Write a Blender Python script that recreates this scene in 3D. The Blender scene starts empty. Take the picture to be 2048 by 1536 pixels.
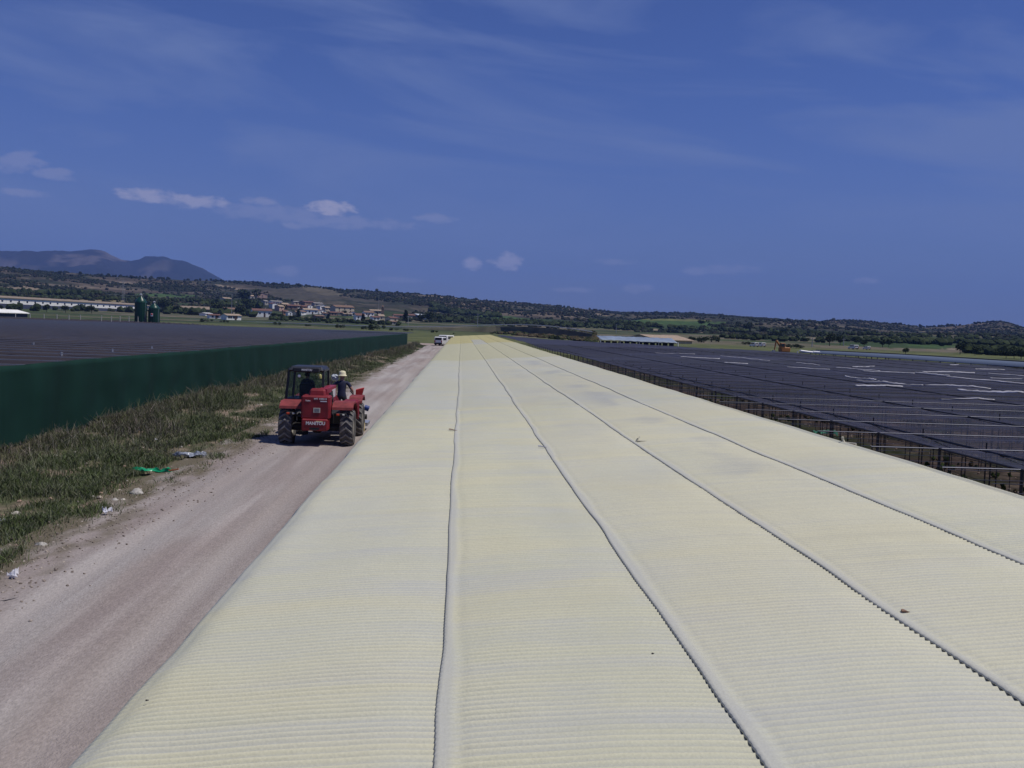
import bpy, math, random
import numpy as np
from mathutils import Matrix, Vector
random.seed(7); rng = np.random.default_rng(7)
sc = bpy.context.scene
C = sc.collection
R = math.radians

# ------------------------------------------------------------------ camera
F = 2048.0
CAMZ = 3.95
def cd(x, y): return np.array([(x-1024)/F, (768-y)/F, -1.0])
def nrm(v): return v/np.linalg.norm(v)
AY = nrm(cd(923, 652)); AZ = nrm(np.cross(cd(1923, 687), cd(923, 652)))
if AZ[1] < 0: AZ = -AZ
AX = np.cross(AY, AZ)
cam = bpy.data.cameras.new('camera'); cam.lens = 36; cam.sensor_width = 36
cam.clip_start = 0.1; cam.clip_end = 60000
co = bpy.data.objects.new('camera', cam); C.objects.link(co)
M = Matrix([list(AX)+[0], list(AY)+[0], list(AZ)+[CAMZ], [0, 0, 0, 1]])
co.matrix_world = M
sc.camera = co
def wd(x, y):
    c = cd(x, y); return np.array([c@AX, c@AY, c@AZ])
def onz(x, y, z=0.0):
    d = wd(x, y); return d*((z-CAMZ)/d[2])+np.array([0, 0, CAMZ])
def onY(x, y, Y):
    d = wd(x, y); return d*(Y/d[1])+np.array([0, 0, CAMZ])
def azel(x, y):
    d = wd(x, y); return math.atan2(d[0], d[1]), d[2]/math.hypot(d[0], d[1])

# ------------------------------------------------------------------ light
SUN_EL, SUN_AZ = R(62), R(101)         # azimuth clockwise from +Y: sun on the right, slightly behind
sc.view_settings.view_transform = 'Standard'; sc.view_settings.look = 'None'
sc.view_settings.exposure = 0.0; sc.view_settings.gamma = 1
w = bpy.data.worlds.new('World'); sc.world = w; w.use_nodes = True
wn, wl = w.node_tree.nodes, w.node_tree.links
wn.clear()
def N(t, **k):
    n = wn.new(t)
    for a, b in k.items(): setattr(n, a, b)
    return n
def mth(op, a, b=None, c=None, clamp=False):
    n = wn.new('ShaderNodeMath'); n.operation = op; n.use_clamp = clamp
    for i, v in enumerate((a, b, c)):
        if v is None: continue
        if isinstance(v, (int, float)): n.inputs[i].default_value = v
        else: wl.new(v, n.inputs[i])
    return n.outputs[0]
def wmix(fac, a, b, typ='MIX'):
    n = wn.new('ShaderNodeMix'); n.data_type = 'RGBA'; n.blend_type = typ
    for s, v in ((n.inputs['Factor'], fac), (n.inputs[6], a), (n.inputs[7], b)):
        if isinstance(v, (int, float)): s.default_value = v
        elif isinstance(v, tuple): s.default_value = v+(1,)
        else: wl.new(v, s)
    return n.outputs[2]
sky = N('ShaderNodeTexSky', sky_type='NISHITA', sun_disc=False)
sky.sun_elevation = SUN_EL; sky.sun_rotation = SUN_AZ
sky.altitude = 900; sky.air_density = 1.0; sky.dust_density = 0.15; sky.ozone_density = 3.0
tcn = N('ShaderNodeTexCoord'); sep = N('ShaderNodeSeparateXYZ'); wl.new(tcn.outputs['Generated'], sep.inputs[0])
vx, vy, vz = sep.outputs
az = mth('ARCTAN2', vx, vy); el = mth('ARCSINE', vz)
skc = wmix(1.0, sky.outputs[0], (0.44, 0.51, 0.91), 'MULTIPLY')
# pale the horizon a bit less than the physical sky (deep violet blue day)
hz = mth('MULTIPLY_ADD', el, -4.0, 1.0, clamp=True)
skc = wmix(mth('MULTIPLY', mth('MULTIPLY', hz, hz), 0.75), skc, (1.42, 1.50, 2.5))
# cirrus: stretched noise in azimuth/elevation
cmb = N('ShaderNodeCombineXYZ')
wl.new(mth('MULTIPLY', az, 2.4), cmb.inputs[0]); wl.new(mth('MULTIPLY_ADD', az, 1.3, mth('MULTIPLY', el, 13.0)), cmb.inputs[1])
nz = N('ShaderNodeTexNoise'); nz.inputs['Scale'].default_value = 1.1; nz.inputs['Detail'].default_value = 7; nz.inputs['Roughness'].default_value = 0.55; nz.inputs['Distortion'].default_value = 0.6
wl.new(cmb.outputs[0], nz.inputs['Vector'])
cir = mth('MULTIPLY_ADD', nz.outputs['Fac'], 5.2, -2.35, clamp=True)
skc = wmix(mth('MULTIPLY', cir, 0.66), skc, (1.85, 2.6, 5.3))
# small cumulus by direction
def cloud(px, py, rx, ry, dens):
    a0, e0 = azel(px, py); return (a0, math.atan(e0), rx/F, ry/F, dens)
clouds = [cloud(300, 390, 62, 13, .8), cloud(390, 403, 62, 14, .75), cloud(662, 417, 54, 14, .95), cloud(520, 402, 40, 8, .4),
          cloud(560, 428, 150, 16, .26), cloud(700, 445, 150, 13, .3), cloud(875, 437, 45, 10, .3), cloud(590, 452, 38, 7, .35),
          cloud(945, 527, 22, 13, .8), cloud(1010, 523, 38, 19, .75), cloud(40, 325, 50, 20, .30), cloud(105, 348, 46, 12, .32),
          cloud(565, 541, 36, 10, .3), cloud(1275, 577, 34, 10, .3), cloud(1385, 543, 30, 7, .3), cloud(1450, 540, 80, 10, .22),
          cloud(1735, 562, 26, 7, .35), cloud(1230, 524, 50, 6, .25), cloud(1145, 580, 50, 6, .3), cloud(800, 560, 60, 6, .25), cloud(40, 386, 50, 7, .3)]
cmb2 = N('ShaderNodeCombineXYZ')
wl.new(mth('MULTIPLY', az, 52), cmb2.inputs[0]); wl.new(mth('MULTIPLY', el, 110), cmb2.inputs[1])
n2 = N('ShaderNodeTexNoise'); n2.inputs['Scale'].default_value = 1.0; n2.inputs['Detail'].default_value = 8; n2.inputs['Roughness'].default_value = 0.62; n2.inputs['Distortion'].default_value = .25
wl.new(cmb2.outputs[0], n2.inputs['Vector'])
nn = mth('MULTIPLY_ADD', n2.outputs['Fac'], 5.2, -2.6)
tot = None
for a0, e0, wa, we, dn in clouds:
    wa *= 1.0; we *= 1.1
    u = mth('MULTIPLY_ADD', az, 1/wa, -a0/wa); v = mth('MULTIPLY_ADD', el, 1/we, -e0/we)
    d2 = mth('ADD', mth('MULTIPLY', u, u), mth('MULTIPLY', v, v))
    m_ = mth('SUBTRACT', 1.0, d2)
    m_ = mth('MULTIPLY', mth('ADD', mth('MULTIPLY', m_, 1.25), mth('MULTIPLY', nn, .95)), .95)
    m_ = mth('MULTIPLY', mth('SMOOTH_MIN', mth('MAXIMUM', m_, 0.0), 1.0, .3), dn)
    m_ = mth('MULTIPLY', m_, mth('MULTIPLY_ADD', d2, -1.0, 1.9, clamp=True))
    tot = m_ if tot is None else mth('MAXIMUM', tot, m_)
skc = wmix(mth('MULTIPLY', tot, 0.95, clamp=True), skc, (4.7, 4.7, 6.6))
bg = N('ShaderNodeBackground'); bg.inputs[1].default_value = 0.081
wl.new(skc, bg.inputs[0])
wo = N('ShaderNodeOutputWorld'); wl.new(bg.outputs[0], wo.inputs[0])
sl = bpy.data.lights.new('sun', 'SUN'); sl.energy = 3.5; sl.angle = R(0.5); sl.color = (1, .95, .86)
so = bpy.data.objects.new('sun', sl); C.objects.link(so)
sdir = Vector((math.cos(SUN_EL)*math.sin(SUN_AZ), math.cos(SUN_EL)*math.cos(SUN_AZ), math.sin(SUN_EL)))
so.rotation_euler = sdir.to_track_quat('Z', 'Y').to_euler(); so.location = (0, 0, 30)

# ------------------------------------------------------------------ materials
def mat(name, col, rough=.8, metal=0, noise=None, bump=None, spec=.4, attr=None, var=.25, trans=None, coat=0, emit=None):
    m = bpy.data.materials.new(name); m.use_nodes = True
    nt = m.node_tree; b = nt.nodes['Principled BSDF']
    b.inputs['Base Color'].default_value = tuple(col)+(1,)
    b.inputs['Roughness'].default_value = rough; b.inputs['Metallic'].default_value = metal
    b.inputs['Specular IOR Level'].default_value = spec
    if coat: b.inputs['Coat Weight'].default_value = coat
    tc = nt.nodes.new('ShaderNodeTexCoord')
    src = None
    if attr:
        a = nt.nodes.new('ShaderNodeAttribute'); a.attribute_name = attr; src = a.outputs['Color']
    if noise is not None:
        sc_ = noise if isinstance(noise, tuple) else (noise,)*3
        mp = nt.nodes.new('ShaderNodeMapping'); mp.inputs['Scale'].default_value = sc_
        nt.links.new(tc.outputs['Object'], mp.inputs[0])
        t = nt.nodes.new('ShaderNodeTexNoise'); t.inputs['Scale'].default_value = 1; t.inputs['Detail'].default_value = 6
        nt.links.new(mp.outputs[0], t.inputs['Vector'])
        r = nt.nodes.new('ShaderNodeMapRange'); r.inputs[1].default_value = .3; r.inputs[2].default_value = .7
        r.inputs[3].default_value = 1-var; r.inputs[4].default_value = 1+var
        nt.links.new(t.outputs['Fac'], r.inputs[0])
        mx = nt.nodes.new('ShaderNodeMix'); mx.data_type = 'RGBA'; mx.blend_type = 'MULTIPLY'; mx.inputs['Factor'].default_value = 1
        if src: nt.links.new(src, mx.inputs[6])
        else: mx.inputs[6].default_value = tuple(col)+(1,)
        nt.links.new(r.outputs[0], mx.inputs[7]); src = mx.outputs[2]
    if src: nt.links.new(src, b.inputs['Base Color'])
    if bump:
        t2 = nt.nodes.new('ShaderNodeTexNoise'); t2.inputs['Scale'].default_value = bump[0]; t2.inputs['Detail'].default_value = 4
        nt.links.new(tc.outputs['Object'], t2.inputs['Vector'])
        bp = nt.nodes.new('ShaderNodeBump'); bp.inputs['Strength'].default_value = bump[1]; bp.inputs['Distance'].default_value = bump[2] if len(bump) > 2 else .02
        nt.links.new(t2.outputs['Fac'], bp.inputs['Height']); nt.links.new(bp.outputs[0], b.inputs['Normal'])
    return m

# ------------------------------------------------------------------ mesh helpers
def link(name, me, m=None, parent=None, loc=None):
    o = bpy.data.objects.new(name, me); C.objects.link(o)
    if m is not None:
        for q in (m if isinstance(m, (list, tuple)) else [m]): me.materials.append(q)
    if parent: o.parent = parent
    if loc is not None: o.location = loc
    return o
def tag(o, label=None, cat=None, group=None, kind=None):
    if label: o['label'] = label
    if cat: o['category'] = cat
    if group: o['group'] = group
    if kind: o['kind'] = kind
    return o
def empty(name, loc=(0, 0, 0), rz=0, label=None, cat=None, group=None):
    o = bpy.data.objects.new(name, None); C.objects.link(o); o.location = loc; o.rotation_euler = (0, 0, rz); o.empty_display_size = .2
    return tag(o, label, cat, group)
def meshnp(name, V, Fs, smooth=False, col=None, midx=None):
    V = np.asarray(V, float); Fs = np.asarray(Fs, np.int32); k = Fs.shape[1]
    me = bpy.data.meshes.new(name)
    me.vertices.add(len(V)); me.vertices.foreach_set('co', V.ravel())
    me.loops.add(Fs.size); me.loops.foreach_set('vertex_index', Fs.ravel())
    me.polygons.add(len(Fs)); me.polygons.foreach_set('loop_start', np.arange(0, Fs.size, k, dtype=np.int32))
    me.polygons.foreach_set('use_smooth', np.full(len(Fs), smooth))
    if midx is not None: me.polygons.foreach_set('material_index', np.asarray(midx, np.int32))
    me.update(calc_edges=True)
    if col is not None:
        a = me.color_attributes.new('col', 'FLOAT_COLOR', 'POINT')
        c4 = np.ones((len(V), 4)); c4[:, :3] = col; a.data.foreach_set('color', c4.ravel())
    return me
def grid(nx, ny):
    i = np.arange(nx-1)[:, None]; j = np.arange(ny-1)[None, :]; a = (i*ny+j).ravel()
    return np.stack([a, a+ny, a+ny+1, a+1], 1)
class MB:
    def __init__(s): s.v = []; s.f = []; s.m = []; s.mi = 0; s.sm = []
    def add(s, vs, fs, sm=False):
        o = len(s.v); s.v += [tuple(v) for v in vs]; s.f += [tuple(o+i for i in f) for f in fs]; s.m += [s.mi]*len(fs); s.sm += [sm]*len(fs)
    def box(s, c, d, rot=None, tap=1, bev=0):
        x, y, z = [q/2 for q in d]
        if bev:
            b = min(bev, x*.9, y*.9, z*.9); vs = []
            P = lambda X, Y, Z: vs.append(Vector((X, Y, Z)))
            idx = {}
            for sx in (-1, 1):
                for sy in (-1, 1):
                    for sz in (-1, 1):
                        t = tap if sz > 0 else 1
                        for ax in range(3):
                            q = [sx*x, sy*y, sz*z]
                            for k in range(3):
                                if k != ax: q[k] -= (sx, sy, sz)[k]*b
                            q[0] *= t; q[1] *= t
                            idx[(sx, sy, sz, ax)] = len(vs); P(*q)
            fs = []
            for ax in range(3):
                u, v = [k for k in range(3) if k != ax]
                for sg in (-1, 1):
                    loop = []
                    for a, c_ in ((-1, -1), (1, -1), (1, 1), (-1, 1)):
                        q = [0, 0, 0]; q[ax] = sg; q[u] = a; q[v] = c_; loop.append(idx[(*q, ax)])
                    fs.append(loop)
                    # edges
            for ax in range(3):
                u, v = [k for k in range(3) if k != ax]
                for a in (-1, 1):
                    for c_ in (-1, 1):
                        q0 = [0, 0, 0]; q0[u] = a; q0[v] = c_; q0[ax] = -1; q1 = list(q0); q1[ax] = 1
                        fs.append([idx[(*q0, u)], idx[(*q1, u)], idx[(*q1, v)], idx[(*q0, v)]])
            for sx in (-1, 1):
                for sy in (-1, 1):
                    for sz in (-1, 1): fs.append([idx[(sx, sy, sz, k)] for k in range(3)])
        else:
            vs = [Vector((sx*x*(tap if sz > 0 else 1), sy*y*(tap if sz > 0 else 1), sz*z)) for sz in (-1, 1) for sy in (-1, 1) for sx in (-1, 1)]
            fs = [(0, 2, 3, 1), (4, 5, 7, 6), (0, 1, 5, 4), (2, 6, 7, 3), (0, 4, 6, 2), (1, 3, 7, 5)]
        if rot: vs = [rot@v for v in vs]
        c = Vector(c); s.add([v+c for v in vs], fs)
    def tube(s, p0, p1, r0, r1=None, n=8, cap=True):
        r1 = r0 if r1 is None else r1; p0 = Vector(p0); p1 = Vector(p1); d = (p1-p0).normalized()
        a = d.orthogonal().normalized(); b = d.cross(a); vs = []
        for p, r in ((p0, r0), (p1, r1)):
            for i in range(n): t = 2*math.pi*i/n; vs.append(p+a*(r*math.cos(t))+b*(r*math.sin(t)))
        s.add(vs, [(i, (i+1) % n, n+(i+1) % n, n+i) for i in range(n)], sm=n > 5)
        if cap: s.add(vs, [tuple(range(n))[::-1], tuple(range(n, 2*n))])
    def path(s, pts, r, n=6):
        for a, b in zip(pts[:-1], pts[1:]): s.tube(a, b, r, n=n)
    def prism(s, prof, y0, y1, ax=1, M_=None):
        # prof: list of (a,b) in the plane normal to axis ax
        vs = []
        for y in (y0, y1):
            for a, b in prof:
                q = [a, b]; q.insert(ax, y); vs.append(Vector(q))
        if M_: vs = [M_@v for v in vs]
        n = len(prof)
        s.add(vs, [tuple(range(n)), tuple(range(2*n-1, n-1, -1))]+[(i, n+i, n+(i+1) % n, (i+1) % n) for i in range(n)])
    def lathe(s, prof, c=(0, 0, 0), n=24, ax=2):
        vs = []
        for r, h in prof:
            for i in range(n):
                t = 2*math.pi*i/n; q = [r*math.cos(t), r*math.sin(t)]; q.insert(ax, h); vs.append(Vector(q)+Vector(c))
        m = len(prof)
        s.add(vs, [(j*n+i, j*n+(i+1) % n, (j+1)*n+(i+1) % n, (j+1)*n+i) for j in range(m-1) for i in range(n)], sm=True)
    def build(s, name, m, parent=None, loc=None):
        me = bpy.data.meshes.new(name); me.from_pydata([tuple(v) for v in s.v], [], s.f)
        me.polygons.foreach_set('material_index', s.m); me.polygons.foreach_set('use_smooth', s.sm)
        import bmesh
        b = bmesh.new(); b.from_mesh(me); bmesh.ops.recalc_face_normals(b, faces=b.faces); b.to_mesh(me); b.free()
        return link(name, me, m, parent, loc)
def copy_tree(o, parent=None):
    c = o.copy(); C.objects.link(c); c.parent = parent
    for ch in [q for q in o.children]: copy_tree(ch, c)
    return c
def text(name, body, size, m, parent, loc, rot=(R(90), 0, 0), sx=1, ext=.004):
    cu = bpy.data.curves.new(name, 'FONT'); cu.body = body; cu.size = size; cu.extrude = ext; cu.align_x = 'CENTER'; cu.align_y = 'CENTER'; cu.offset = size*.035
    t = bpy.data.objects.new(name, cu); C.objects.link(t)
    dg = bpy.context.evaluated_depsgraph_get(); me = bpy.data.meshes.new_from_object(t.evaluated_get(dg)); bpy.data.objects.remove(t); bpy.data.curves.remove(cu)
    me.materials.clear()
    o = link(name, me, m, parent, loc); o.rotation_euler = rot; o.scale = (sx, 1, 1); return o

# numpy value noise
_H = rng.random((512, 512))
def vnoise(x, y):
    x = np.asarray(x, float); y = np.asarray(y, float)
    xi = np.floor(x).astype(int); yi = np.floor(y).astype(int); fx = x-xi; fy = y-yi
    fx = fx*fx*(3-2*fx); fy = fy*fy*(3-2*fy)
    g = lambda a, b: _H[a % 512, b % 512]
    return (g(xi, yi)*(1-fx)+g(xi+1, yi)*fx)*(1-fy)+(g(xi, yi+1)*(1-fx)+g(xi+1, yi+1)*fx)*fy
def fbm(x, y, o=4):
    s = 0; a = .5; t = 0
    for k in range(o): s = s+a*vnoise(x*2**k+17*k, y*2**k+31*k); t += a; a *= .5
    return s/t

# ------------------------------------------------------------------ terrain
SKY_PX = [(-400, 520), (-200, 530), (0, 539), (100, 546), (250, 554), (350, 557), (450, 564), (520, 570), (600, 574), (700, 580), (800, 586), (900, 593), (960, 600), (1050, 606), (1150, 617), (1250, 625), (1300, 624), (1400, 627), (1478, 633), (1550, 638), (1640, 644), (1660, 641), (1750, 646), (1850, 657), (1890, 655), (1930, 650), (1960, 645), (2000, 642), (2020, 646), (2048, 656), (2150, 664), (2400, 670)]
sk_az = np.array([azel(*p)[0] for p in SKY_PX]); sk_el = np.array([azel(*p)[1] for p in SKY_PX])
def S(a): return np.interp(a, sk_az, sk_el)
_aa = np.linspace(-1.2, 1.2, 481); _ss = np.convolve(np.pad(S(_aa), 12, 'edge'), np.ones(25)/25, 'valid')
def Ssm(a): return np.interp(a, _aa, _ss)
RK = np.array([0, 300, 450, 600, 750, 900, 1050, 1250, 1500, 1750, 1950, 2300])
EK = np.array([0, 0, 0, 0, .10, .24, .40, .55, .74, .92, 1.0, 1.0])
def theight(a, r):
    a = np.asarray(a, float); r = np.asarray(r, float)
    base = np.interp(r, [0, 300, 450, 600, 750, 900], [0, 0, 1.2, 3.2, CAMZ, CAMZ])
    e = np.interp(r, RK, EK)
    k = np.clip((r-1200)/600, 0, 1); s = Ssm(a)*(1-k)+S(a)*k
    rr = np.minimum(r, 1950)
    z = base+e*s*rr
    x = r*np.sin(a); y = r*np.cos(a)
    amp = np.clip((r-650)/500, 0, 1)*np.clip((2050-r)/250, .12, 1)
    n = fbm(x/190, y/190, 5)-.5; n2 = np.abs(fbm(x/70+9, y/120+5, 3)-.5)
    z = z+amp*(n*26-n2*12+1)
    z = np.where(r > 2300, z-(r-2300)*.02, z)
    return np.where(r > 5000, np.minimum(z, -5), z)
def on_terrain(px, py, r0=330, r1=1940):
    a, e = azel(px, py); r = np.arange(r0, r1, 4.0); z = theight(np.full_like(r, a), r)
    ev = (z-CAMZ)/r; k = np.where(ev >= e)[0]
    i = k[0] if len(k) else int(np.argmax(ev))
    return np.array([r[i]*math.sin(a), r[i]*math.cos(a), z[i]]), r[i]
azs = np.concatenate([np.linspace(-math.pi, -.62, 40)[:-1], np.linspace(-.62, .70, 900), np.linspace(.70, math.pi, 40)[1:]])
rs = np.concatenate([[0.5, 60, 150, 230], np.arange(300, 700, 20), np.arange(700, 2000, 9), np.arange(2000, 2400, 50), [2800, 3500, 4500, 5200, 8000, 14000]])
AA, RR = np.meshgrid(azs, rs, indexing='ij')
ZZ = theight(AA, RR)
XX = RR*np.sin(AA); YY = RR*np.cos(AA)
V = np.stack([XX, YY, ZZ], -1).reshape(-1, 3)
def to_px(P):
    q = P-np.array([0, 0, CAMZ]); cx = q[:, 0]*AX[0]+q[:, 1]*AY[0]+q[:, 2]*AZ[0]; cy = q[:, 0]*AX[1]+q[:, 1]*AY[1]+q[:, 2]*AZ[1]; cz = q[:, 0]*AX[2]+q[:, 1]*AY[2]+q[:, 2]*AZ[2]
    cz = np.minimum(cz, -1e-3); return 1024+F*cx/-cz, 768-F*cy/-cz
PX, PY = to_px(V)
r_ = RR.ravel(); x_ = XX.ravel(); y_ = YY.ravel()
def lerp(c, d, t): return c*(1-t[:, None])+np.array(d)*t[:, None]
scrub = np.tile(np.array([.028, .034, .022]), (len(V), 1))
t = np.clip((fbm(x_/85, y_/85, 4)-.45)*5, 0, 1); col = lerp(scrub, (.066, .054, .040), t*np.clip((r_-800)/400, 0, 1))
t = np.clip((fbm(x_/38+40, y_/38, 3)-.56)*9, 0, 1); col = lerp(col, (.13, .105, .078), t*.5*np.clip((r_-800)/300, 0, 1))
# terraces: bands along the contour
band = np.sin((ZZ.ravel()-CAMZ)/2.6+3*fbm(x_/120, y_/120, 2)); t = np.clip(band*3-2.1, 0, 1)*np.clip((fbm(x_/150+3, y_/150+8, 3)-.46)*8, 0, 1)
col = lerp(col, (.19, .155, .12), t*.7*np.clip((r_-700)/100, 0, 1))
t = np.clip((fbm(x_/60+80, y_/60, 3)-.52)*8, 0, 1)*np.clip((1250-r_)/300, 0, 1)*np.clip((r_-500)/100, 0, 1); col = lerp(col, (.036, .055, .022), t)
# fields on the plain
az_ = AA.ravel()
vb = fbm(r_/26, az_*7, 3)                      # strips of fields across the valley floor
v_ = np.clip((900-r_)/60, 0, 1)*np.clip((r_-330)/40, 0, 1)
fc = np.where((vb < .42)[:, None], np.array([.040, .055, .026]), np.where((vb < .53)[:, None], np.array([.060, .080, .034]), np.where((vb < .61)[:, None], np.array([.085, .085, .050]), np.array([.14, .12, .085]))))
col = col*(1-v_[:, None])+fc*v_[:, None]
lim = np.where(az_ > .05, 395, 470)
pl = np.clip((lim-r_)/40, 0, 1)
t = np.clip(fbm(x_/60, y_/25, 3)*2-.5, 0, 1)
col = col*(1-pl[:, None])+pl[:, None]*(np.array([.115, .125, .050])*(1-t[:, None])+np.array([.080, .095, .040])*t[:, None])
def patch(px, py, rx, ry, c, slope=0, s=1.0, rot=.035):
    global col
    dx = PX-px; dy = PY-py-slope*dx
    d = (dx/rx)**2+(dy/ry)**2+ (fbm(PX/9, PY/3+px, 3)-.5)*1.2
    t = np.clip((1.05-d)*4, 0, 1)*s*(r_ > 330); col = lerp(col, c, t)
G1, G2, PALE, TAN = (.050, .088, .026), (.038, .062, .022), (.21, .17, .125), (.064, .059, .044)
for a in [(110, 588, 75, 4, G2, .03), (330, 591, 70, 4, G1, .03), (40, 577, 40, 2.5, PALE, .05), (60, 573, 26, 4, PALE, .08), (240, 566, 36, 1.6, PALE, .05), (50, 551, 14, 1.2, PALE, .03), (460, 575, 30, 2, PALE, .2),
          (610, 588, 75, 15, TAN, .05), (740, 601, 40, 4, TAN, .05), (1010, 636, 150, 4.2, G1, .12), (1345, 645, 110, 6, G1, .02), (1280, 652, 60, 6, G2, .05), (1400, 655, 90, 5, G2, .05), (1300, 659, 60, 2.0, PALE, .08),
          (1540, 676, 90, 4, G2, .02), (1800, 690, 130, 6, G2, .02), (1860, 692, 50, 2.5, G1, .02), (1640, 677, 40, 1.5, PALE, .03), (1960, 699, 80, 2, PALE, .02), (880, 594, 40, 2, PALE, .06), (960, 607, 10, 5, PALE, .8), (925, 610, 10, 2.5, PALE, .2), (1160, 622, 24, 2, PALE, .05), (1200, 628, 16, 3, PALE, .2),
          (160, 601, 150, 3, (.20, .17, .10), .02), (1350, 640, 70, 2, (.13, .14, .05), .02), (640, 580, 40, 8, (.10, .088, .06), .2), (1930, 672, 60, 8, (.075, .07, .045), .02), (1840, 661, 10, 2, PALE, .1), (1985, 668, 14, 3, PALE, .3)]:
    patch(*a)
m_ground = mat('terrain', (.1, .1, .05), .95, attr='col', noise=(.12, .12, .12), var=.35, spec=.1)
g = link('terrain', meshnp('terrain', V, grid(len(azs), len(rs))[:, ::-1], True, col), m_ground); tag(g, kind='structure')

# far mountain
MT = [(-500, 540), (-300, 512), (-120, 505), (0, 500), (50, 496), (90, 499), (120, 500), (160, 499), (185, 498), (215, 502), (240, 514), (262, 518), (290, 510), (325, 508), (345, 515), (375, 522), (400, 533), (430, 550), (460, 563), (520, 600), (600, 640)]
ma = np.array([azel(*p)[0] for p in MT]); me_ = np.array([azel(*p)[1] for p in MT])
a2 = np.linspace(ma[0], ma[-1], 420); rr2 = np.linspace(5600, 9500, 90)
A2, R2 = np.meshgrid(a2, rr2, indexing='ij'); H2 = np.interp(A2, ma, me_)*7600
prof = np.where(R2 < 7600, np.clip((R2-5600)/2000, 0, 1)**.75, 1-np.clip((R2-7600)/1900, 0, 1)**1.5)
X2 = R2*np.sin(A2); Y2 = R2*np.cos(A2)
rid = np.abs(fbm(X2/600, Y2/900, 5)-.5)*2; Z2 = H2*prof-rid*330*prof*np.clip(np.abs(R2-7600)/900, .0, 1)+(fbm(X2/150, Y2/150, 4)-.5)*45*prof
V2 = np.stack([X2, Y2, Z2], -1).reshape(-1, 3)
tt = np.clip((fbm(X2/170+5, Y2/260, 4)-.5)*7, 0, 1).ravel(); c2 = lerp(np.tile(np.array([.024, .023, .023]), (len(V2), 1)), (.12, .10, .09), tt*.8)
tt = np.clip((fbm(X2/600+50, Y2/600, 3)-.5)*5, 0, 1).ravel(); c2 = lerp(c2, (.016, .019, .014), tt*.6)
mo = link('mountain', meshnp('mountain', V2, grid(420, 90)[:, ::-1], True, c2), mat('mountain rock', (.1, .1, .1), .95, attr='col', spec=.1)); tag(mo, kind='structure')

# ------------------------------------------------------------------ vegetation stuff
ico_v = []; ph = (1+5**.5)/2
for a, b in ((1, ph), (-1, ph), (1, -ph), (-1, -ph)): ico_v += [(0, a, b), (a, b, 0), (b, 0, a)]
ico_v = np.array(ico_v)/math.hypot(1, ph)
import itertools
ico_f = np.array([f for f in itertools.combinations(range(12), 3) if all(abs(np.linalg.norm(ico_v[f[i]]-ico_v[f[(i+1) % 3]])-1.0515) < .05 for i in range(3))])
for i, f in enumerate(ico_f):
    if np.dot(np.cross(ico_v[f[1]]-ico_v[f[0]], ico_v[f[2]]-ico_v[f[0]]), ico_v[f[0]]) < 0: ico_f[i] = f[::-1]
def clumps(name, P, Sx, Sz, cols, m, jit=.35):
    n = len(P)
    V = ico_v[None]*(1+(rng.random((n, 12, 1))-.5)*2*jit)
    V = V*np.stack([Sx, Sx, Sz], 1)[:, None, :]+P[:, None, :]
    Fc = (ico_f[None]+12*np.arange(n)[:, None, None]).reshape(-1, 3)
    return link(name, meshnp(name, V.reshape(-1, 3), Fc, False, np.repeat(cols, 12, 0)), m)
m_scrub = mat('scrub leaves', (.03, .04, .02), .9, attr='col', spec=.1)
def scatter(n, px0, px1, r0, r1, dens, smin, smax, cols, tall=1):
    a0 = azel(px0, 650)[0]; a1 = azel(px1, 650)[0]
    a = rng.uniform(a0, a1, n); r = np.sqrt(rng.uniform(r0*r0, r1*r1, n)); x = r*np.sin(a); y = r*np.cos(a)
    k = dens(x, y, r) > rng.random(n); a, r, x, y = a[k], r[k], x[k], y[k]
    s = rng.uniform(smin, smax, len(a))**1.0; z = theight(a, r)+s*.35*tall
    c = np.array(cols)[rng.integers(0, len(cols), len(a))]*rng.uniform(.7, 1.3, (len(a), 1))
    return np.stack([x, y, z], 1), s, s*tall*rng.uniform(.6, 1, len(a)), c
DK = [(.016, .023, .013), (.022, .029, .017), (.028, .035, .019), (.034, .033, .022)]
P, sx, sz, c = scatter(85000, -150, 2250, 760, 2040, lambda x, y, r: np.clip((fbm(x/110+7, y/110, 4)-.36)*3.2, 0.05, 1), .8, 2.5, DK)
px_, py_ = to_px(P)
keep = ~(((px_-1345)/110)**2+((py_-645)/8)**2 < 1) & ~(((px_-610)/75)**2+((py_-588)/14)**2 < .9) & ~(np.abs(py_-636-.12*(px_-1010)) < 5) & ~(((px_-665)/165)**2+((py_-622)/24)**2 < 1)
P, sx, sz, c = P[keep], sx[keep], sz[keep], c[keep]
tag(clumps('hillside_scrub', P, sx, sz, c, m_scrub), 'dark low scrub and bushes dotted over the long hillside', 'scrub', kind='stuff')
# pines along the skyline
n = 2600; a = rng.uniform(azel(-60, 600)[0], azel(2150, 600)[0], n); pxs = np.interp(a, sk_az, [p[0] for p in SKY_PX])
dens = np.where((pxs > 560) & (pxs < 1000), 1, .45); dens = np.where((pxs > 1290) & (pxs < 1480), 1.0, dens); dens = np.where(pxs > 1560, .5, dens)*np.clip((vnoise(a*160, a*0)-.25)*2.2, .05, 1)
k = rng.random(n) < dens; a = a[k]; r = rng.uniform(1850, 1960, len(a)); s = rng.uniform(1.2, 2.7, len(a)); s[rng.random(len(a)) < .06] *= 1.4
P = np.stack([r*np.sin(a), r*np.cos(a), theight(a, r)+s*.9], 1)
tag(clumps('ridge_pinewood', P, s, s*.95, np.array(DK)[rng.integers(0, 3, len(a))]*.8, m_scrub), 'dark pines standing in a broken line along the hilltop skyline', 'pinewood', kind='stuff')
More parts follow.
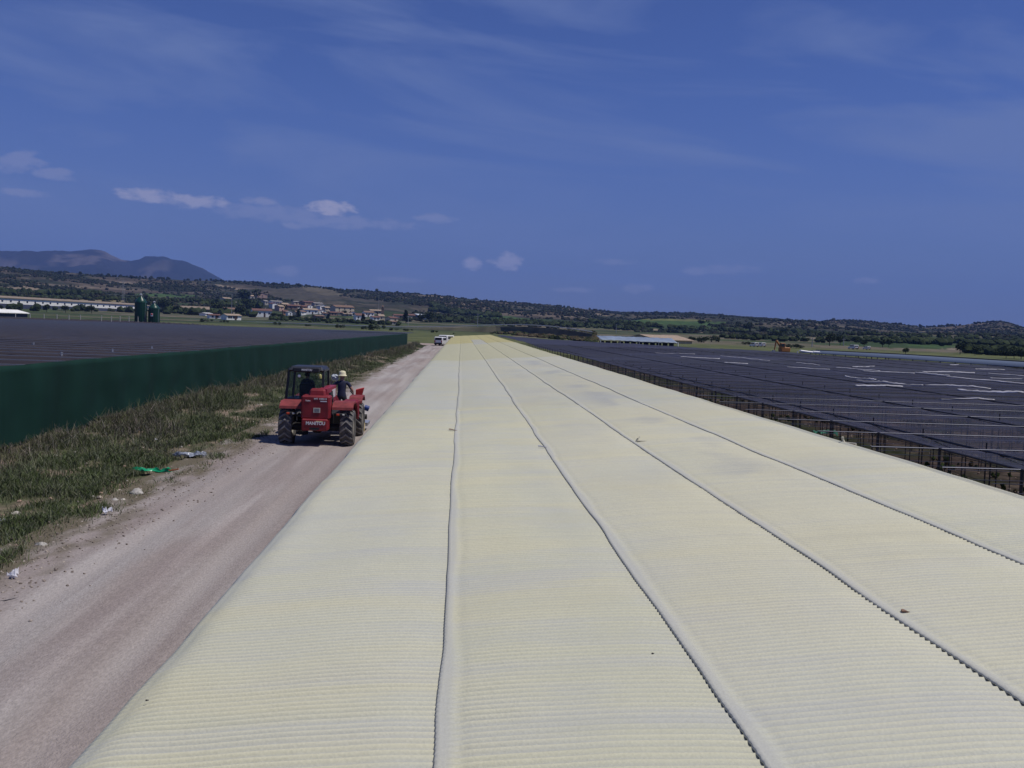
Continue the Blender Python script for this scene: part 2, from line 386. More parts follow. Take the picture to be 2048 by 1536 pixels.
# hedges, groves on the valley floor
def grove(px0, px1, pya, pyb, n, s0, s1):
    x = rng.uniform(px0, px1, n); k = (x-px0)/(px1-px0); out = []
    for xx, kk in zip(x, k):
        p, r = on_terrain(xx, pya+(pyb-pya)*kk+rng.normal(0, 1.2)); out.append(p)
    s = rng.uniform(s0, s1, n); P = np.array(out); P[:, 2] += s*.6
    return P, s
Ps, Ss = [], []
for q in [(0, 300, 619, 624, 40, 1.2, 3), (330, 520, 626, 632, 90, 1.5, 3.5), (540, 800, 638.5, 649.5, 170, .8, 1.7), (400, 520, 610, 616, 60, 2, 4), (860, 1180, 640, 655, 260, 1.2, 3), (860, 1000, 622, 634, 160, 2, 4.5), (1000, 1300, 642, 662, 150, 1, 2.4), (1180, 1320, 645, 655, 90, 1.2, 2.8), (1340, 1650, 657, 672, 110, 1.2, 2.8), (1440, 1660, 676, 684, 60, 1, 2),
          (1660, 1860, 680, 688, 70, 1.2, 2.6), (1750, 1900, 684, 690, 50, 1.2, 3), (1880, 2048, 686, 694, 60, 1.4, 3), (1930, 2048, 705, 712, 120, 1, 2.4), (1560, 2048, 664, 682, 170, 1, 2.4), (0, 520, 596, 606, 200, 1, 2.6), (0, 200, 588, 590, 80, 2, 4), (860, 900, 610, 625, 50, 2, 4)]:
    P, s = grove(*q); Ps.append(P); Ss.append(s)
P = np.concatenate(Ps); s = np.concatenate(Ss)
tag(clumps('valley_bushes', P, s, s*.85, np.array([(.022, .032, .013), (.03, .042, .017), (.038, .052, .02)])[rng.integers(0, 3, len(P))], m_scrub), 'dark hedges and bushes lining the fields at the foot of the hill', 'bushes', kind='stuff')
# scrubby bank beyond the roof end, right
bx = []
for i in range(900):
    px = rng.uniform(985, 1190); k = (px-985)/205; py = rng.uniform(659+6*k, 671+14*k)
    p = onz(px, py, .3); bx.append(p)
P = np.array(bx); P = P[P[:, 1] < 600]; s = rng.uniform(.35, 1.3, len(P)); P[:, 2] = theight(np.arctan2(P[:, 0], P[:, 1]), np.hypot(P[:, 0], P[:, 1]))+.3
tag(clumps('dry_scrub', P, s*1.5, s, np.array([(.055, .05, .025), (.075, .06, .035), (.04, .05, .02)])[rng.integers(0, 3, len(P))], m_scrub), 'brown green scrub on the low bank beyond the far end of the foam roof', 'scrub', kind='stuff')

# ------------------------------------------------------------------ individual trees
m_bark = mat('bark', (.09, .07, .05), .9); m_leaf = mat('tree leaves', (.035, .05, .018), .8, attr='col', spec=.15)
def leafmesh(kind, seed):
    rg = np.random.default_rng(seed); n = 620
    if kind == 'round': ctr = rg.normal(0, 1, (7, 3))*[.28, .28, .16]+[0, 0, .64]; rad = rg.uniform(.18, .32, 7)
    elif kind == 'tall': ctr = np.stack([rg.normal(0, .03, 7), rg.normal(0, .03, 7), np.linspace(.2, .92, 7)], 1); rad = np.array([.1, .13, .15, .14, .12, .09, .05])
    else: ctr = rg.normal(0, 1, (6, 3))*[.42, .42, .08]+[0, 0, .38]; rad = rg.uniform(.22, .36, 6)
    i = rg.integers(0, len(ctr), n); d = rg.normal(0, 1, (n, 3)); d /= np.linalg.norm(d, axis=1)[:, None]
    p = ctr[i]+d*(rad[i]*rg.uniform(.55, 1.05, n))[:, None]; p[:, 2] = np.maximum(p[:, 2], .06)
    u = rg.normal(0, 1, (n, 3)); u /= np.linalg.norm(u, axis=1)[:, None]; v = np.cross(u, rg.normal(0, 1, (n, 3))); v /= np.linalg.norm(v, axis=1)[:, None]
    s = rg.uniform(.035, .075, n)[:, None]
    V = np.stack([p-u*s, p-v*s, p+u*s, p+v*s], 1).reshape(-1, 3); Fq = np.arange(4*n).reshape(-1, 4)
    base = np.array([(.030, .045, .016), (.042, .058, .02), (.022, .034, .013)])[rg.integers(0, 3, n)]
    return meshnp('crown', V, Fq, False, np.repeat(base, 4, 0)), ctr
protos = {}
for kind, sd in (('round', 1), ('round', 2), ('tall', 3), ('bush', 4), ('bush', 5)):
    me, ctr = leafmesh(kind, sd); me.materials.append(m_leaf)
    b = MB(); th = {'round': .5, 'tall': .8, 'bush': .3}[kind]
    b.tube((0, 0, -.05), (.01, 0, th), .035, .02, 7)
    for c_ in ctr[:5]:
        if kind != 'tall': b.tube((.01, 0, th*.6), tuple(c_), .016, .006, 5)
    mt_ = bpy.data.meshes.new('trunk'); mt_.from_pydata([tuple(v) for v in b.v], [], b.f); mt_.materials.append(m_bark)
    protos.setdefault(kind, []).append((me, mt_))
def tree(kind, px, py, hpx, label, group, name=None, r0=330, wid=1.0, ground=False):
    if ground: p = onz(px, py, 0); r = math.hypot(p[0], p[1])
    else: p, r = on_terrain(px, py, r0)
    h = hpx*r/F
    cm, tm = random.choice(protos[kind])
    e = empty(name or {'round': 'tree', 'tall': 'cypress_tree', 'bush': 'bush'}[kind], (p[0], p[1], p[2]), random.uniform(0, 6.28), label, {'round': 'tree', 'tall': 'cypress', 'bush': 'bush'}[kind], group)
    e.scale = (h*wid, h*wid, h)
    o = bpy.data.objects.new('crown', cm); C.objects.link(o); o.parent = e
    o = bpy.data.objects.new('trunk', tm); C.objects.link(o); o.parent = e
ORD = ['first', 'second', 'third', 'fourth', 'fifth', 'sixth', 'seventh', 'eighth', 'ninth', 'tenth', 'eleventh', 'twelfth', 'thirteenth', 'fourteenth', 'fifteenth', 'sixteenth', 'seventeenth', 'eighteenth', 'nineteenth', 'twentieth']
def row(kind, lst, what, group, **k):
    lst = sorted(lst)
    for i, q in enumerate(lst):
        tree(kind, q[0], q[1], q[2], f'{what}, {ORD[i]} from the left', group, wid=q[3] if len(q) > 3 else 1.0, **k)
row('round', [(3, 621, 9), (17, 622, 10), (38, 622, 9), (73, 623, 11, 1.1), (93, 624, 14), (131, 626, 14, 1.1), (172, 626, 10), (183, 627, 15, 1.1)], 'dark leafy tree in front of the long white barn', 'trees in front of the long barn')
row('round', [(352, 626, 15), (383, 630, 13, 1.3), (396, 629, 13, 1.3), (436, 627, 22, 1.2), (325, 622, 22, 1.3), (338, 623, 18)], 'dark bushy tree beside the short grey barn near the silos', 'trees by the short barn')
row('round', [(500, 628, 22), (487, 606, 26, 1.2), (495, 618, 20), (478, 633, 20, 1.1), (546, 636, 10, 1.5), (560, 638, 10, 1.5), (583, 640, 9, 1.5)], 'dark tree at the left edge of the village', 'trees at the village edge')
row('tall', [(596, 638, 20, 1.3), (656, 641, 13, 1.6), (812, 646, 26, 1.2), (726, 643, 16, 1.3)], 'slim dark cypress rising among the white village houses', 'cypresses in the village')
row('round', [(625, 643, 7, 1.6), (645, 644, 7, 1.6), (675, 644, 8, 1.6), (700, 646, 8, 1.6), (738, 648, 10, 1.4), (760, 649, 9, 1.5), (842, 645, 18, 1.2), (858, 645, 20, 1.2), (690, 630, 9, 1.2)], 'dark tree along the lower edge of the village', 'trees below the village')
row('round', [(1495, 664, 18, 1.1), (1402, 651, 11, 1.4), (1555, 676, 13, 1.4), (1528, 668, 14, 1.2), (1608, 684, 8, 1.6), (1570, 668, 12, 1.4)], 'dark green tree in the fields behind the orange digger', 'trees behind the digger')
row('round', [(1659, 692, 23, 1.1), (1680, 691, 18, 1.1), (1728, 694, 14, 1.1), (1765, 695, 16, 1.2), (1777, 694, 14), (1811, 709, 12, 1.2), (1920, 709, 22, 1.0), (1950, 711, 16, 1.1), (2012, 717, 15, 1.2), (2042, 719, 19, 1.2), (2028, 717, 14, 1.2)], 'dark tree on the valley floor at the right of the valley', 'trees on the right of the valley', r0=230)
row('bush', [(555, 650, 8, 1.2), (614, 653, 6, 1.2), (677, 656, 10, 1.2), (733, 659, 9, 1.4), (745, 660, 15, 1.2), (783, 661, 6, 2), (812, 662, 6, 2), (866, 665, 6, 1.7)], 'round dark bush in the green field behind the windbreak', 'bushes in the green field', r0=200)
row('bush', [(448, 645, 7, 1.5), (406, 644, 8, 1.6), (1386, 683, 13, 1.1), (1402, 685, 15, 1.1), (1422, 684, 18, 1.1), (1495, 690, 9, 1.2), (1592, 697, 12, 1.8)], 'grey green bush at the edge of the dark net roofs', 'bushes beside the net roofs', r0=200)
row('bush', [(907, 668, 3.2, 1), (990, 667, 6, .9), (984, 668, 5, .9)], 'small bush showing behind the far end of the foam roof', 'bushes behind the roof end', r0=260)

# ------------------------------------------------------------------ village
hw = {k: mat('plaster '+k, c, .85, noise=.6, var=.12) for k, c in dict(white=(.80, .79, .76), cream=(.56, .48, .36), grey=(.36, .34, .31), brown=(.24, .17, .12), orange=(.58, .30, .14), yellow=(.62, .50, .24), pink=(.50, .34, .27)).items()}
hr = {k: mat('roof tiles '+k, c, .85, noise=1.2, var=.25) for k, c in dict(red=(.15, .075, .06), brown=(.19, .12, .085), grey=(.24, .225, .21), tan=(.34, .26, .19), pale=(.50, .50, .50)).items()}
m_win = mat('dark window', (.02, .025, .035), .25, spec=.6)
m_wood = mat('door wood', (.07, .04, .025), .7)
def house(name, label, p, yaw, W, D, H, roofh, wall, roof, gable=False, wins=3, cat='house', group='houses of the village', door=True, flat=False):
    e = empty(name, tuple(p), yaw, label, cat, group)
    b = MB()
    # footprint W along local x, D along y, front at -D/2 (towards the valley)
    if gable: b.prism([(-W/2, -2), (W/2, -2), (W/2, H), (0, H+roofh), (-W/2, H)], -D/2, D/2, 1)
    else: b.prism([(-D/2, -2), (D/2, -2), (D/2, H), (0, H+roofh), (-D/2, H)], -W/2, W/2, 0)
    b.build('wall', hw[wall], e)
    b = MB(); o = .45; t = .22
    if flat: b.box((0, 0, H+roofh+.1), (W+.3, D+.3, .3))
    else:
        half = (W if gable else D)/2; L = (D if gable else W)/2+.3; sl_ = roofh/half
        for s in (-1, 1):
            pr = [(s*(half+o), H-o*sl_+.03), (0, H+roofh+.03), (0, H+roofh+t), (s*(half+o), H-o*sl_+t)]
            if gable: b.prism(pr, -L, L, 1)
            else: b.prism(pr, -L, L, 0)
    r_o = b.build('roof', hr[roof], e)
    if W > 7 and not flat and random.random() < .6:
        c = MB(); c.box((W*.22, D*.1, H+roofh+.35), (.7, .7, 1.3)); c.box((W*.22, D*.1, H+roofh+1.05), (.85, .85, .12)); c.build('chimney', hw['grey'], r_o)
    for i in range(wins):
        x = (-.5+(i+.5)/wins)*W*.9
        zs = (H*.62,) if H < 4.5 else (H*.72, H*.32)
        for z in zs:
            if random.random() < .15: continue
            m = MB(); m.box((x+random.uniform(-.2, .2), -D/2-.01, z), (min(1.1, W*.12+.3), .12, 1.25)); m.build('window', m_win, e)
    if door and W > 6:
        m = MB(); m.box((W*random.choice((-.12, .12)), -D/2-.02, 1.05), (1.2, .14, 2.1)); m.build('door', m_wood, e)
    return e
# (x0,x1,ytop,ybase, wall, roof, gable, label, windows)
VH = [
 (506, 539, 619, 634, 'white', 'red', 0, 'long low white house with orange red roof standing apart left of the village', 4),
 (541, 561, 602, 609, 'white', 'grey', 0, 'white flat fronted house at the top left corner of the village', 3),
 (541, 551, 607, 618, 'white', 'red', 1, 'bright white gabled house below the top left house of the village', 1),
 (509, 521, 605, 612, 'cream', 'brown', 0, 'small cream house on the slope above the long low white house', 2),
 (526, 533, 601, 610, 'grey', 'grey', 0, 'narrow grey tower like house left of the top of the village', 1),
 (515, 532, 587, 599, 'pink', 'brown', 1, 'pinkish brown ruined house high on the slope above the village', 1),
 (498, 507, 591, 600, 'grey', 'tan', 0, 'small grey house on the slope left of the pinkish ruin', 1),
 (561, 575, 607, 617, 'yellow', 'tan', 0, 'pale yellow house in the upper row of the village', 2),
 (553, 564, 611, 622, 'pink', 'tan', 0, 'pinkish house wedged between white and yellow village houses', 1),
 (566, 574, 621, 631, 'orange', 'red', 0, 'orange walled house in the lower row of the village', 2),
 (574, 584, 623, 632, 'white', 'grey', 1, 'small white house joined to the right of the orange house', 1),
 (575, 593, 610, 619, 'brown', 'red', 0, 'brown house with red roof in the middle of the upper village', 2),
 (586, 601, 603, 609, 'cream', 'grey', 0, 'low cream house on the upper skyline of the village', 2),
 (592, 600, 611, 619, 'white', 'brown', 0, 'white house with two bright gaps in the village centre', 2),
 (602, 626, 603, 610, 'brown', 'red', 0, 'long dark red roofed building along the top of the village', 3),
 (626, 643, 606, 613, 'grey', 'grey', 0, 'long grey roofed house at the top right of the village', 2),
 (603, 612, 612, 620, 'orange', 'red', 0, 'reddish house with dark roof behind the large white houses', 1),
 (612, 622, 610, 618, 'white', 'brown', 1, 'white gabled house tucked under the long red roofed building', 1),
 (589, 595, 623, 636, 'cream', 'brown', 0, 'tall narrow cream house beside the village cypress', 1),
 (597, 608, 622, 631, 'white', 'brown', 0, 'white house with brown stepped roof right of the cypress', 2),
 (607, 632, 618, 629, 'white', 'tan', 0, 'largest white house in the middle of the village', 4),
 (634, 648, 620, 628, 'white', 'brown', 1, 'white gabled house right of the largest white house', 2),
 (636, 650, 610, 619, 'white', 'grey', 1, 'white gabled house near the upper right end of the village', 2),
 (648, 658, 614, 623, 'cream', 'tan', 0, 'cream house at the upper right end of the village', 2),
 (645, 657, 626, 632, 'cream', 'brown', 0, 'low cream house in the lower row right of centre', 2),
 (658, 671, 624, 632, 'brown', 'red', 0, 'brown house with red roof before the big gabled hall', 2),
 (628, 645, 631, 638, 'brown', 'brown', 0, 'low brown outbuilding at the foot of the village', 2),
 (666, 702, 612, 627, 'cream', 'brown', 0, 'large hall with broad brown roof at the right of the village', 3),
 (682, 702, 613, 620, 'white', 'brown', 1, 'white gable standing behind the broad brown roof', 1),
 (675, 685, 624, 631, 'cream', 'brown', 0, 'small cream cottage in front of the broad brown roof', 1),
 (687, 702, 627, 632, 'grey', 'tan', 0, 'long low grey shed in front of the broad brown roof', 2),
 (700, 710, 624, 632, 'white', 'brown', 1, 'little white gabled house right of the broad brown roof', 1),
 (710, 726, 628, 642, 'white', 'red', 0, 'tall white house with shadowed base near the church tower', 2),
 (727, 745, 623, 634, 'white', 'brown', 0, 'bright white house directly left of the long tan roofed house', 3),
 (740, 762, 620, 629, 'cream', 'tan', 0, 'long tan roofed house leading to the church tower', 3),
 (743, 757, 633, 642, 'white', 'red', 0, 'red roofed white house below the long tan roofed house', 2),
 (756, 766, 630, 642, 'cream', 'tan', 0, 'plain cream house at the foot of the church tower', 1),
 (774, 792, 634, 644, 'cream', 'red', 0, 'cream house with red roof right of the church tower', 2),
 (788, 811, 629, 638, 'cream', 'red', 0, 'long red roofed farmhouse at the right end of the village', 3),
 (814, 827, 629, 639, 'cream', 'red', 0, 'short red roofed house left of the pale blue shed', 2),
 (776, 789, 642, 649, 'grey', 'brown', 0, 'low grey farm store below the right end of the village', 1),
 (404, 419, 626, 632, 'white', 'pale', 0, 'small white flat house left of the red sheds before the village', 1),
 (418, 437, 629, 637, 'white', 'red', 0, 'low white sheds with red roofs between barn and village', 2),
 (451, 478, 617, 629, 'pink', 'brown', 0, 'broad brown roofed farmhouse between barn and village', 3),
 (448, 476, 629, 640, 'white', 'tan', 0, 'white arcaded building in front of the broad brown farmhouse', 5),
 (443, 460, 596, 604, 'cream', 'tan', 0, 'lone cream house among green fields above the short barn', 2),
 (472, 480, 605, 614, 'cream', 'grey', 0, 'narrow cream house on the green slope left of the village', 1),
]
for q in VH:
    x0, x1, yt, yb, wall, roof, gb, lab, wn_ = q
    xc = (x0+x1)/2; p, r = on_terrain(xc, yb); W = (x1-x0)*r/F; Ht = (yb-yt)*r/F; rh = min(Ht*.27, W*.18 if gb else Ht*.24)
    a0 = math.atan2(p[0], p[1]); W *= 1.12; Ht *= 1.08
    D = min(max(W*.65, 6), 13)
    house('village_house' if x0 > 495 else 'farmhouse', lab, p+np.array([math.sin(a0), math.cos(a0), 0])*D/2, -a0+random.uniform(.1, .75), W, D, Ht-rh-.2, rh, wall, roof, bool(gb), wn_, group='houses of the village' if x0 > 495 else 'farm buildings before the village')
# pale blue shed
p, r = on_terrain(844, 640)
e = empty('storage_shed', tuple(p), -math.atan2(p[0], p[1])+.5, 'pale blue metal roofed shed at the far right end of the village', 'shed')
b = MB(); L = 24*r/F; b.box((0, 0, 1.4), (L, 6, 4)); b.build('wall', mat('blue shed wall', (.06, .09, .16), .6), e)
b = MB(); b.box((0, 0, 4.1), (L+1, 7, .25), Matrix.Rotation(R(9), 3, 'X')); b.build('roof', mat('shed roof metal', (.62, .66, .70), .4, noise=.4, var=.1), e)
# church tower
p, r = on_terrain(765, 632); k = r/F
e = empty('church_tower', tuple(p), -math.atan2(p[0], p[1]), 'slender brown stone church tower rising at the right of the village', 'church tower')
b = MB(); b.box((0, 0, 15*k/2-1), (5.2*k, 5.2*k, 15*k+2)); b.build('shaft', hw['brown'], e)
b = MB(); b.box((0, 0, 15.2*k), (6*k, 6*k, .5*k)); b.box((0, 0, 17*k), (4*k, 4*k, 3.6*k)); b.build('belfry', hw['brown'], e)
b = MB(); b.lathe([(2.9*k, 18.8*k), (.05, 21*k)], n=4); b.build('spire', hr['brown'], e)
b = MB(); b.box((0, -2.05*k, 17*k), (1.3*k, .3, 2*k)); b.build('bell_opening', m_win, e)

# ------------------------------------------------------------------ long barns
def barn(name, label, px0, px1, y0, y1, ht_px, wall, roofm, nwin, shade_m, cat='barn', rf=.35, D=12, n_part=None):
    pa, ra = on_terrain(px0, y0); pb, rb = on_terrain(px1, y1)
    rb_ = ra if abs(ra-rb) > 150 else rb
    c = (pa+pb)/2; d = pb-pa; L = math.hypot(d[0], d[1]); yaw = math.atan2(d[1], d[0])
    H = ht_px*(ra+rb)/2/F; rh = H*rf; Hw = H-rh
    e = empty(name, (c[0], c[1], c[2]-.3), yaw, label, cat)
    b = MB(); b.prism([(0, -1), (D, -1), (D, Hw), (D/2, H), (0, Hw)], -L/2, L/2, 0); b.build('wall', wall, e)
    b = MB()
    for s in (-1, 1):
        b.prism([(D/2+s*(D/2+.7), Hw-.25), (D/2, H+.05), (D/2, H+.3), (D/2+s*(D/2+.7), Hw)], -L/2-.4, L/2+.4, 0)
    b.build('roof', roofm, e)
    if shade_m:
        b = MB(); b.box((0, -.06, Hw*.2), (L-.3, .1, Hw*.42)); b.build('shade_band', shade_m, e)  # dark strip on the lower wall stands in for shadow
    for i in range(nwin):
        b = MB(); b.box(((-.5+(i+.5)/nwin)*L, -.05, Hw*.68), (L/nwin*.2, .12, Hw*.16)); b.build('window', m_win, e)
    return e
m_tanroof = mat('fibre cement roof', (.25, .20, .15), .9, noise=.3, var=.2)
barn('long_barn', 'very long low white barn with a dark band of painted shade and brown roof below the hills', -60, 300, 618, 622, 19, hw['white'], m_tanroof, 26, mat('barn skirting', (.05, .06, .10), .8), rf=.13)
barn('short_barn', 'shorter grey walled barn with tan roof right of the green silos', 348, 418, 625, 627, 13, hw['grey'], m_tanroof, 9, None)
# low white roofed shed behind net, far left, and low red wall
e = barn('field_shed', 'low white roofed shed with dark open side at the far left', -30, 55, 634, 635, 14, mat('shed dark side', (.03, .035, .06), .8), hw['white'], 0, None, D=9, rf=.3)
pa = onz(243, 641, 0); pb = onz(280, 643, 0)
d = pb-pa; b = MB(); b.box((0, 0, 1.9), (math.hypot(d[0], d[1]), .3, 3.8), None)
for i in range(8): b.box((-.44*math.hypot(d[0], d[1])+i*.125*math.hypot(d[0], d[1]), -.2, 1.9), (.25, .2, 3.9))
o = b.build('brick_wall', mat('dull red brick', (.20, .07, .05), .9, noise=1.0), None, tuple((pa+pb)/2)); o.rotation_euler = (0, 0, math.atan2(d[1], d[0])); tag(o, 'low dull red wall standing left of the green silos', 'wall')
# silos
m_silo = mat('green silo', (.008, .045, .032), .35, noise=.8, var=.15); m_gal = mat('galvanised steel', (.55, .56, .58), .35, .6)
def silo(px0, px1, yt, depth, label, sign):
    pc = onY((px0+px1)/2, yt, depth); Rr = (px1-px0)/2*depth/F; top = pc[2]
    e = empty('silo', (pc[0], depth, 0), 0, label, 'silo', 'green silos')
    Hb = top*.80; b = MB()
    b.lathe([(Rr*.96, 0), (Rr, .1), (Rr, Hb)], n=36)
    for i in range(18):
        t = 2*math.pi*i/18; b.tube((Rr*math.cos(t), Rr*math.sin(t), 0), (Rr*math.cos(t), Rr*math.sin(t), Hb), .06, n=5)
    b.build('body', m_silo, e)
    b = MB(); b.lathe([(Rr*1.04, Hb-.05), (Rr*1.04, Hb+.12), (Rr*.75, Hb+(top-Hb)*.45), (Rr*.25, Hb+(top-Hb)*.85), (Rr*.22, top-.1), (.01, top)], n=36); b.build('roof', m_silo, e)
    b = MB(); b.tube((0, 0, top-.1), (0, 0, top+.25), .3, .34, 10); b.lathe([(.42, top+.25), (.02, top+.5)], n=10); b.build('vent', m_gal, e)
    b = MB(); x = Rr*.85; yy = -Rr*.65
    for s in (-.2, .2): b.tube((x+s, yy, .2), (x+s, yy, Hb), .03, n=5)
    for i in range(14): b.tube((x-.2, yy, .4+i*.35), (x+.2, yy, .4+i*.35), .02, n=4)
    b.build('ladder', m_gal, e)
    if sign:
        b = MB(); b.box((-.15, -Rr-.05, Hb*.72), (.55, .06, .75)); s = b.build('sign', hw['white'], e)
        b = MB(); b.lathe([(.001, 0), (.2, .0), (.2, .02), (.001, .02)], (-.15, -Rr-.10, Hb*.74), 16, 1); b.build('emblem', mat('sign red', (.6, .03, .03), .5), s)
silo(271, 293, 591, 262, 'taller dark green silo, the left one of the pair', False)
silo(298, 319, 606, 262, 'shorter dark green silo with a small white and red sign, the right one', True)
# perimeter posts beyond the left net
m_conc = mat('concrete', (.42, .41, .39), .9, noise=2.0)
for i, px in enumerate([31, 60, 88, 114, 138, 161, 203, 223, 240, 258, 276]):
    p = onY(px, 626+.03*px, 250); b = MB(); b.tube((0, 0, 0), (0, 0, p[2]), .11, .1, 6); b.lathe([(.13, p[2]), (.13, p[2]+.06), (.01, p[2]+.09)], n=6)
    o = b.build('fence_post', m_conc, None, (p[0], 250, 0)); tag(o, f'pale post sticking up beyond the left net roof, {ORD[i]} from the left', 'post', 'posts beyond the left net roof')
# pylon and poles
m_steel = mat('grey steel', (.34, .35, .37), .6, .3)
def pylon(px, yt, yb, label):
    p, r = on_terrain(px, yb); h = (yb-yt)*r/F; e = empty('lattice_pylon', tuple(p), .4, label, 'pylon'); b = MB(); n = 12; bw = h*.045
    cs = [(-1, -1), (1, -1), (1, 1), (-1, 1)]
    for cx, cy in cs: b.tube((cx*bw, cy*bw, 0), (cx*bw*.35, cy*bw*.35, h), .11, .09, 4)
    for i in range(n):
        z0, z1 = h*i/n, h*(i+1)/n; w0, w1 = bw*(1-.65*i/n), bw*(1-.65*(i+1)/n)
        for k in range(4):
            a_, c_ = cs[k], cs[(k+1) % 4]; b.tube((a_[0]*w0, a_[1]*w0, z0), (c_[0]*w1, c_[1]*w1, z1), .06, n=4)
    b.build('mast', m_steel, e)
    for zz in (.97, .86, .75):
        b = MB(); b.tube((-h*.08, 0, h*zz), (h*.08, 0, h*zz), .1, n=4); b.build('crossarm', m_steel, e)
pylon(246, 563, 606, 'grey lattice pylon rising above the long white barn')
def pole(px, yt, yb, label, r0=330, w_=.14):
    p, r = on_terrain(px, yb, r0); h = (yb-yt)*r/F; e = empty('utility_pole', tuple(p), random.uniform(-.5, .5), label, 'utility pole', 'utility poles')
    b = MB(); b.tube((0, 0, 0), (0, 0, h), w_*1.3, w_*.8, 6); b.build('pole', m_steel, e)
    b = MB(); b.box((0, 0, h-.5), (1.8, .15, .15)); b.build('crossarm', m_steel, e)
for px, yt, yb, lab in [(463, 590, 634, 'thin grey pole in front of the pinkish farmhouse'), (816, 632, 652, 'thin grey pole between the red roofed farm houses and the road'), (955, 627, 653, 'thin grey pole beside the road beyond the foam roof'), (1232, 648, 666, 'thin grey pole left of the green hillside field'), (1624, 676, 694, 'thin pale pole standing just right of the orange digger'), (757, 590, 622, 'thin grey pole on the slope behind the church tower'), (1687, 677, 692, 'thin pale pole above the small white vans'), (408, 608, 624, 'thin pole at the right end of the short barn')]:
    pole(px, yt, yb, lab)
# ------------------------------------------------------------------ highway on its embankment
rp = [(380, 641), (480, 646), (600, 650), (700, 654), (800, 657), (870, 656.5), (930, 655), (1000, 652.5), (1050, 653), (1100, 656), (1150, 662), (1185, 668)]
pts = []
for x in np.arange(380, 1186, 12):
    y = np.interp(x, [q[0] for q in rp], [q[1] for q in rp]); rr_ = np.interp(x, [380, 700, 1000, 1185], [560, 500, 470, 380])
    a_, e_ = azel(x, y); pts.append((rr_*math.sin(a_), rr_*math.cos(a_), CAMZ+rr_*e_))
pts = np.array(pts); n = len(pts); dirv = pts/np.linalg.norm(pts, axis=1)[:, None]; dirv[:, 2] = 0
W_ = 9
rows = [pts-dirv*(4), pts, pts+dirv*W_, pts+dirv*(W_+5)]; rows[0] = rows[0].copy(); rows[0][:, 2] -= 3.2; rows[3] = rows[3].copy(); rows[3][:, 2] -= 3
Vv = np.stack(rows, 1).reshape(-1, 3); fi = grid(n, 4)
mid_ = np.where((np.arange(len(fi)) % 3) == 1, 0, 1)
m_asph = mat('pale asphalt', (.20, .195, .19), .9, noise=.3, var=.1); m_bankg = mat('embankment earth', (.085, .08, .05), .95, noise=.15, var=.4)
tag(link('road', meshnp('road', Vv, fi[:, ::-1], False, None, mid_), [m_asph, m_bankg]), kind='structure')
e = empty('guard_rail', (0, 0, 0), 0, 'long pale steel guard rail along the distant road', 'guard rail')
b = MB(); pr = pts-dirv*(-.3); b.path([(p[0], p[1], p[2]+.75) for p in pr], .16, 5); b.build('rail', m_gal, e)
b = MB()
for p in pr[::2]: b.tube((p[0], p[1], p[2]), (p[0], p[1], p[2]+.8), .08, n=4)
b.build('post_row', m_gal, e)

# ------------------------------------------------------------------ farm shed + canopy + digger + vans (right)
barn('farm_shed', 'beige farm shed with pale tan roof beyond the right net roof', 1312, 1384, 687, 688, 16, mat('beige render', (.42, .36, .27), .9, noise=.5), hr['tan'], 0, None, D=14, rf=.45)
m_foil = mat('pale plastic sheeting', (.24, .29, .36), .4, noise=(.8, .3, 1), var=.18)
c0 = onY(1201, 690, 190); c1 = onY(1356, 692, 190)
e = empty('plastic_canopy', ((c0[0]+c1[0])/2, 190, 0), 0, 'low canopy covered with pale blue plastic sheeting beyond the right net roof', 'canopy')
L = c1[0]-c0[0]; b = MB(); nx = 40; vs = []; fs = []
for i in range(nx+1):
    for j in range(5): vs.append((-L/2+L*i/nx, j*1.6, 2.35+j*.17-.5*(i/nx)*(1-j/5)*.3+random.uniform(-.05, .05)))
for i in range(nx):
    for j in range(4): fs.append((i*5+j, (i+1)*5+j, (i+1)*5+j+1, i*5+j+1))
b.add(vs, fs, True); o = b.build('sheeting', m_foil, e); s = o.modifiers.new('s', 'SOLIDIFY'); s.thickness = .04
b = MB()
for i in range(12): b.box((-L/2+L*(i+.5)/12, 3+i*.01, 1.1), (L/12-.3, .1, 2.0))
b.build('under_shade', mat('canopy shade', (.012, .02, .05), .8), e)  # dark panels stand in for the shade beneath the sheeting
for i, xx in enumerate((-L/2, -L/4, 0, L/4, L/2)):
    b = MB(); b.tube((xx, .1, 0), (xx, .1, 2.3), .09, n=6); b.build('post', hw['white'] if i in (0, 4) else m_steel, e)
# digger
m_org = mat('digger orange', (.33, .13, .035), .6, noise=2., var=.15); m_blk = mat('black rubber', (.015, .015, .017), .8)
pc = onY(1560, 704, 215); e = empty('excavator', (pc[0], 215, 0), R(5), 'orange excavator with folded arm working beyond the right net roof', 'excavator'); k = 215/F; e.scale = (.85, .85, .9)
b = MB()
for s in (-1, 1): b.box((.5, s*1.0, .45), (3.4, .5, .8), bev=.2)
b.build('track', m_blk, e)
b = MB(); b.box((1.1, 0, 1.5), (2.4, 2.1, 1.1), bev=.15); b.build('body', m_org, e)
b = MB(); b.box((.3, -.6, 2.4), (1.2, .9, 1.3), bev=.1); c_ = b.build('cab', m_org, e)
b = MB(); b.box((.3, -1.06, 2.55), (.9, .05, .7)); b.box((-.31, -.6, 2.55), (.05, .7, .7)); b.build('window', m_win, c_)
b = MB(); b.tube((0.4, .3, 1.8), (-1.0, .3, 3.6), .26, .2, 6); b.build('boom', m_org, e)
b = MB(); b.tube((-1.0, .3, 3.6), (-1.4, .3, 1.2), .2, .14, 6); b.build('arm', m_org, e)
b = MB(); b.prism([(-1.2, 1.3), (-1.8, 1.3), (-1.9, .6), (-1.3, .5)], 0, .7); b.build('bucket', m_steel, e)
m_vw = mat('white car paint', (.78, .78, .78), .35, coat=.3)
